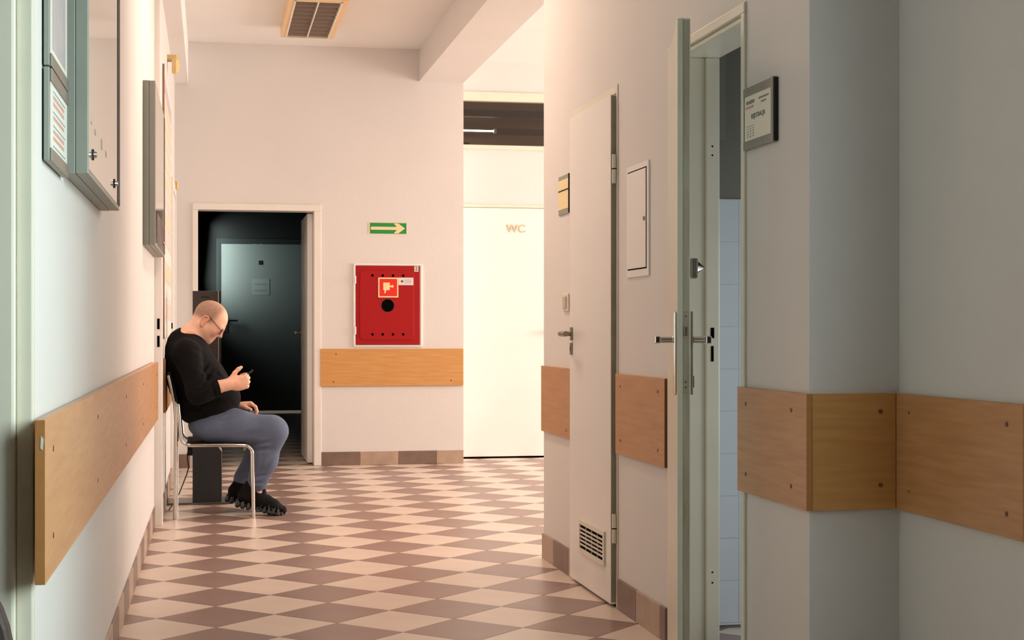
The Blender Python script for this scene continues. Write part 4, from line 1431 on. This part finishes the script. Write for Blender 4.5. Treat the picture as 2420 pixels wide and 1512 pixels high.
def stubble_and_shade(V):
    q = V - C
    f, l, u = q @ Fv, q @ Lv, q @ Uv
    head = 1 / (1 + np.exp(-(f * -1 + .016 + u * .10) / .007))
    low = 1 / (1 + np.exp(-(u + .016 + np.clip(-f - .03, 0, .1) * .30) / .006))
    top = 1 - .55 / (1 + np.exp(-(u - .100 + np.clip(-f, 0, .1) * .25) / .010))
    near = (np.linalg.norm(q, axis=1) < .16)
    ear = (np.abs(l) > .0775) & (u < .014)
    hair = head * low * top * near * .85 * (~ear)
    beard_and_shade = near * (1 / (1 + np.exp(-(f - .005) / .01))) * (1 / (1 + np.exp(-(-u - .050) / .012))) * .42  # lower face: stubble together with shading put into the colour
    return np.clip(hair + beard_and_shade, 0, 1)


def blush(V):
    q = V - C
    f, l, u = q @ Fv, q @ Lv, q @ Uv
    e = ((np.abs(l) > .076) & (u < .015) & (np.abs(f + .02) < .035)) * .55
    ck = np.exp(-((f - .075) ** 2 + (u + .03) ** 2) / .0015) * .5 * (np.linalg.norm(q, axis=1) < .16)
    far = np.clip((np.linalg.norm(q, axis=1) - .2) / .15, 0, 1) * .12
    return np.clip(e + ck + far, 0, 1)


S.build('body', M_SKIN, man, 2, attr={'stubble_and_shade': stubble_and_shade, 'blush': blush})

# sweatshirt
S = SDF((-.33, 8.58, .40), (.40, 9.38, 1.16), .0036)
S.ell(P3(444, 842, YM), (.128, .205, .125), .06)
S.ell(P3(464, 893, YM), (.168, .195, .135), .07)
S.ell(P3(491, 938, YM), (.185, .188, .115), .07)
S.ell(P3(490, 974, YM), (.165, .185, .078), .06)
S.cap(P3(432, 806, YM), P3(452, 808, YM), .076, .070, .06, sy=1.08)
for sh_, elb, wr in ((P3(440, 834, YRS + .01), er, Wr), (P3(440, 834, YLS - .01), el_, Wl)):
    S.cap(P3(440, 824, YM), sh_, .075, .068, .05)
    S.cap(sh_, elb, .068, .060, .03)
    tt = .43
    S.cap(elb, elb + (wr - elb) * tt * .5, .060, .057, .03)
    S.cap(elb + (wr - elb) * tt * .5, elb + (wr - elb) * tt, .057, .052, .02)
# sleeve cuffs: hollow end, neck opening
for elb, wr in ((er, Wr), (el_, Wl)):
    dd = (wr - elb) / np.linalg.norm(wr - elb)
    e_ = elb + (wr - elb) * .47
    S.cap(e_ + dd * .012, e_ + dd * .2, .16, .16, .006, sub=True) if False else None


def crease(x, y, z, a, b_, amp, w):
    """a soft fold line (groove with raised flanks) seen from the side, fading towards the mid plane"""
    dx, dz = b_[0] - a[0], b_[2] - a[2]
    L = dx * dx + dz * dz
    px, pz = x - a[0], z - a[2]
    t = np.clip((px * dx + pz * dz) / L, 0, 1)
    q = np.sqrt((px - t * dx) ** 2 + (pz - t * dz) ** 2)
    tap = np.sin(np.pi * np.clip(t, .03, .97)) ** .7
    side = 1 / (1 + np.exp((y - (a[1] + .07)) / .012)) * (1 / (1 + np.exp((a[1] - .10 - y) / .012)))
    return amp * tap * side * (np.exp(-(q / w) ** 2) - .5 * np.exp(-((q - 2.0 * w) / w) ** 2))


def folds(x, y, z):
    d_ = 0
    for (x0, y0, Y0, x1, y1, Y1, am, w) in (
            (508, 862, 8.74, 482, 905, 8.66, .010, .009), (500, 850, 8.75, 468, 890, 8.64, .007, .009), (505, 885, 8.70, 475, 915, 8.64, .009, .008),
            (468, 850, 8.69, 440, 880, 8.66, .004, .012), (497, 915, 8.66, 470, 938, 8.64, .007, .008), (484, 920, 8.64, 462, 925, 8.65, .006, .007),
            (515, 850, 8.84, 534, 888, 8.86, .008, .010), (500, 840, 8.80, 520, 872, 8.80, .006, .010), (525, 872, 8.82, 545, 900, 8.84, .007, .009),
            (470, 955, 8.74, 540, 950, 8.80, .005, .012), (430, 960, 8.78, 500, 975, 8.77, .005, .012), (425, 900, 8.76, 440, 960, 8.76, .004, .014),
            (455, 822, 8.76, 485, 840, 8.80, .004, .010)):
        d_ = d_ + crease(x, y, z, P3(x0, y0, Y0), P3(x1, y1, Y1), am * .8, w)
    return d_ + .0012 * np.sin(x * 70 + 3 * np.sin(z * 31)) * np.sin(z * 55 + y * 40)


S.disp(folds, S.lo, S.lo + S.h * S.n)
# flat cut of the right and left cuffs
cuffn = (Wr - er) / np.linalg.norm(Wr - er)
S2 = S.D.copy()
S.build('sweatshirt', M_SWEAT, man, 2)

# ribbed collar and cuffs
def ring_band(name, c, axis, ru, rv, u, v, w, m, th=.006):
    c, axis, u, v = Vector(c), Vector(axis).normalized(), Vector(u).normalized(), Vector(v).normalized()
    vs, fs = [], []
    n = 40
    for k in range(n):
        a = 2 * math.pi * k / n
        dirv = u * math.cos(a) * ru + v * math.sin(a) * rv
        nn = (u * math.cos(a) + v * math.sin(a)).normalized()
        for s_, o_ in ((-w / 2, -th * .3), (-w / 2, th * .6), (w / 2, th * .6), (w / 2, -th * .3)):
            vs.append(c + dirv + nn * o_ + axis * s_)
    for k in range(n):
        k2 = (k + 1) % n
        for j in range(4):
            j2 = (j + 1) % 4
            fs.append([k * 4 + j, k2 * 4 + j, k2 * 4 + j2, k * 4 + j2])
    return MB().add(vs, fs).build(name, m, man, smooth=True, bevel=.002)


for elb, wr in ((er, Wr), (el_, Wl)):
    ax_ = Vector(wr - elb).normalized()
    cc = Vector(elb + (wr - elb) * .56)
    up_ = (Vector((0, 0, 1)) - ax_ * ax_.z).normalized()
    ring_band('cuff', cc, ax_, .051, .051, up_, ax_.cross(up_), .03, M_SWEAT, .008)
nk0, nk1 = Vector(P3(416, 785, YM)), Vector(P3(481, 818, YM))
nu = (nk1 - nk0).normalized()
nax = nu.cross(Vector((0, 1, 0))).normalized()
ring_band('collar', (nk0 + nk1) / 2, nax, (nk1 - nk0).length / 2 - .002, .072, nu, (0, 1, 0), .022, M_SWEAT, .01)

# joggers
S = SDF((-.22, 8.66, .08), (.50, 9.30, .68), .0036)
S.ell(P3(502, 1003, YM), (.136, .190, .090), .05)
S.ell(P3(520, 985, YM), (.115, .175, .070), .05)
for hp, kn, an, wd in ((P3(482, 1006, 8.865), kn_r, an_r, 1.0), (P3(482, 1006, 9.07), kn_l, an_l, .92)):
    mid = hp + (kn - hp) * .5
    S.cap(hp + np.array((.04, 0, 0)), mid + np.array((0, 0, .012)), .088, .089, .05)
    S.cap(mid + np.array((0, 0, .008)), kn + np.array((-.02, 0, .012)), .088, .084, .05)
    S.ell(kn, (.080, .072, .076), .05)
    sh1 = kn + (an - kn) * .5 + np.array((.004, 0, 0))
    S.cap(kn, sh1, .076 * wd, .072 * wd, .04)
    S.cap(sh1, kn + (an - kn) * .90, .072 * wd, .056 * wd, .03)
    S.cap(kn + (an - kn) * .90, kn + (an - kn) * .97, .050 * wd, .044 * wd, .01)
hem = P3(549, 962, YM)
pb_ = P3(437, 1000, YM)
nv = np.array((-(hem[2] - pb_[2]), 0, hem[0] - pb_[0]))
S.cut(hem + np.array((0, 0, .006)), nv, .012)


def jfolds(x, y, z):
    kx, kz = float(kn_r[0]) - .05, float(kn_r[2]) - .05
    r = np.sqrt((x - kx) ** 2 + (z - kz) ** 2 + 0 * y)
    th_ = np.arctan2(z - kz, x - kx) + 0 * y
    d_ = 0
    for (x0, y0, Y0, x1, y1, Y1, am, w) in (
            (595, 1050, 8.79, 640, 1042, 8.785, .009, .009), (600, 1062, 8.79, 645, 1060, 8.785, .007, .010), (560, 1030, 8.785, 625, 1020, 8.785, .004, .014),
            (612, 1125, 8.80, 645, 1085, 8.80, .008, .010), (600, 1128, 8.81, 632, 1120, 8.81, .007, .008), (595, 1142, 8.82, 625, 1140, 8.82, .006, .007),
            (470, 1025, 8.78, 490, 1002, 8.78, .006, .008), (505, 985, 8.78, 540, 972, 8.80, .007, .009), (515, 998, 8.78, 545, 985, 8.79, .005, .009),
            (625, 1045, 8.79, 615, 1110, 8.80, .004, .012), (562, 1118, 9.04, 590, 1110, 9.04, .008, .008), (565, 1128, 9.04, 590, 1122, 9.04, .007, .007)):
        d_ = d_ + crease(x, y, z, P3(x0, y0, Y0), P3(x1, y1, Y1), am * .8, w)
    return d_


S.disp(jfolds, S.lo, S.lo + S.h * S.n)
jog = S.build('joggers', M_JOG, man, 2)
# waist drawstring and pocket seam
MB().tube([P3(588, 968, 8.93), P3(590, 974, 8.90), P3(594, 978, 8.88), P3(600, 983, 8.87)], .0035, 8).build('drawstring', M_BLACK, man, smooth=True)
MB().tube([P3(588, 970, 8.92), P3(589, 977, 8.90), P3(592, 980, 8.89)], .005, 8).build('drawstring', M_BLACK, man, smooth=True)


# ------------------------------------------------------------------ trainers
def shoe(label, heel, yaw, pitch, yrot=0):
    """heel = world point under the heel; local x towards the toe"""
    Mx = Matrix.Translation(Vector(heel)) @ Matrix.Rotation(yaw, 4, 'Z') @ Matrix.Rotation(pitch, 4, 'Y')
    r = bpy.data.objects.new('shoe', None)
    COL.objects.link(r)
    r.parent = man
    r.location = Vector((0, 0, 0)) - world_loc(man)
    r['label'] = label
    A = np.array(Mx)

    def T(p):
        q = A @ np.array((p[0], p[1], p[2], 1.0))
        return q[:3]
    pts_all = np.array([T(p) for p in ((-.02, -.07, -.01), (.31, .07, .16), (-.02, .07, .16), (.31, -.07, -.01), (-.02, -.07, .16), (.31, .07, -.01))])
    s = SDF(pts_all.min(0) - .02, pts_all.max(0) + .02, .0028)
    s.cap(T((.046, 0, .066)), T((.12, 0, .062)), .041, .040, .02, sy=.92)
    s.cap(T((.12, 0, .060)), T((.205, 0, .052)), .040, .040, .02, sy=1.08)
    s.cap(T((.205, 0, .048)), T((.262, 0, .040)), .037, .027, .02, sy=1.25)
    s.cap(T((.046, 0, .08)), T((.058, 0, .132)), .042, .038, .02, sy=.92)
    s.cap(T((.080, 0, .100)), T((.160, 0, .076)), .037, .032, .025)
    s.cap(T((.108, 0, .142)), T((.135, 0, .122)), .012, .015, .012, sy=1.6)
    s.cap(T((.066, 0, .170)), T((.072, 0, .140)), .032, .026, .008, sub=True)
    up = s.build('shoe_upper', M_SHOE, r, 2)
    # glossy sole with bulging pods
    s = SDF(pts_all.min(0) - .02, pts_all.max(0) + .02, .0028)
    s.cap(T((.030, 0, .026)), T((.13, 0, .026)), .014, .013, .01, sy=2.4)
    s.cap(T((.13, 0, .025)), T((.205, 0, .022)), .013, .014, .01, sy=2.9)
    s.cap(T((.205, 0, .022)), T((.262, 0, .024)), .014, .013, .01, sy=2.6)
    for x0, yy, rr in ((.012, .018, .015), (.040, .031, .0145), (.072, .033, .0145), (.104, .032, .013), (.165, .038, .012), (.190, .042, .0125), (.215, .043, .0125), (.240, .038, .0125), (.262, .024, .012)):
        for sg2 in (-1, 1):
            s.cap(T((x0, sg2 * yy, .0135)), T((x0 - .003, sg2 * yy, .036)), rr, rr * .7, .004)
    s.build('sole', M_SHOEGL, r, 1)
    for k in range(5):
        x0, yy = .185 + k * .018, (.046, .047, .045, .040, .030)[k]
        for sg2 in (-1, 1):
            MB().tube([T((x0, sg2 * yy, .034)), T((x0 - .003, sg2 * yy * 1.0, .050)), T((x0 - .006, sg2 * yy * .90, .064))], [.0035, .0032, .002], 8).build('toe_rib', M_SHOEGL, r, smooth=True)
    for k in range(5):
        x0, z0 = .135 + k * .018, .120 - k * .0088
        m2 = MB().tube([T((x0, -.026, z0 - .014)), T((x0 + .004, -.012, z0 - .001)), T((x0 + .006, 0, z0 + .003)), T((x0 + .004, .012, z0 - .001)), T((x0, .026, z0 - .014))], .0032, 8)
        m2.build('lace', M_SHOEGL, r, smooth=True)
    for k in range(3):
        m2 = MB().tube([T((.13 + k * .028, -.040, .030)), T((.145 + k * .028, -.040, .050)), T((.150 + k * .026, -.033, .066))], .003, 8)
        m2.build('side_stripe', M_SHOEGL, r, smooth=True)
    return r


hr = P3(555, 1192, 8.865)
hr[2] = .215 * math.sin(math.radians(14)) + .0005
shoe('right shoe, heel raised', hr, 0.0, math.radians(14))
hl = P3(531, 1182, 9.10)
hl[2] = .215 * math.sin(math.radians(16)) + .0005
shoe('left shoe, heel raised', hl, math.radians(-4), math.radians(16))

# ------------------------------------------------------------------ glasses
gm = mat('dark_wire', srgb(40, 30, 28), .35, metal=.6)
gl_ = []
for sg_ in (-1, 1):
    hinge_ = H(.083, sg_ * .060, -.004)
    MB().tube([H(-.034, sg_ * .084, .006), H(-.018, sg_ * .083, .013), H(.01, sg_ * .080, .010), H(.05, sg_ * .070, .002), hinge_], .0015, 8).build('temple_arm', gm, man, smooth=True)
    rim = [H(.094 - abs(math.cos(a)) * .003, sg_ * (.034 + .026 * math.cos(a)), -.012 + .018 * math.sin(a)) for a in np.linspace(0, 2 * math.pi, 29)]
    MB().tube(rim, .0016, 8, caps=False).build('lens_rim', gm, man, smooth=True)
    MB().tube([hinge_, H(.094, sg_ * .058, -.008)], .0017, 8).build('temple_arm', gm, man, smooth=True)
    MB().prism([Vector(p) for p in rim[:-1]], Vector(Fv) * .0012).build('lens', M_PANE, man)
MB().tube([H(.094, -.009, -.006), H(.103, 0, -.001), H(.094, .009, -.006)], .0017, 8).build('bridge', gm, man, smooth=True)

# ------------------------------------------------------------------ phone held in the right hand
pc = P3(572, 893, 8.785)
ph = thing('mobile_phone', 'thin dark phone held in the right hand of the seated man', 'phone', pc)
pd_, pn_ = Vector((.8, 0, .6)), Vector((-.6, 0, .8))
MB().obox(pc, pd_, (0, 1, 0), pn_, .075, .035, .004).build('phone_body', mat('phone_black', srgb(20, 20, 22), .25, coat=.5), ph, bevel=.003, bseg=3)
MB().obox(pc + np.array(pn_) * .0042, pd_, (0, 1, 0), pn_, .070, .0325, .0004).build('screen', mat('screen_dark', srgb(16, 18, 22), .08, coat=1.0), ph)
MB().obox(pc - np.array(pn_) * .0045 + np.array(pd_) * .062 - np.array((0, .022, 0)), pd_, (0, 1, 0), pn_, .008, .008, .001).build('camera_lens', M_CHROME, ph, bevel=.0008)
MB().obox(pc + np.array(pd_) * .0752, pd_, (0, 1, 0), pn_, .0006, .033, .0034).build('metal_rim', M_CHROME, ph)
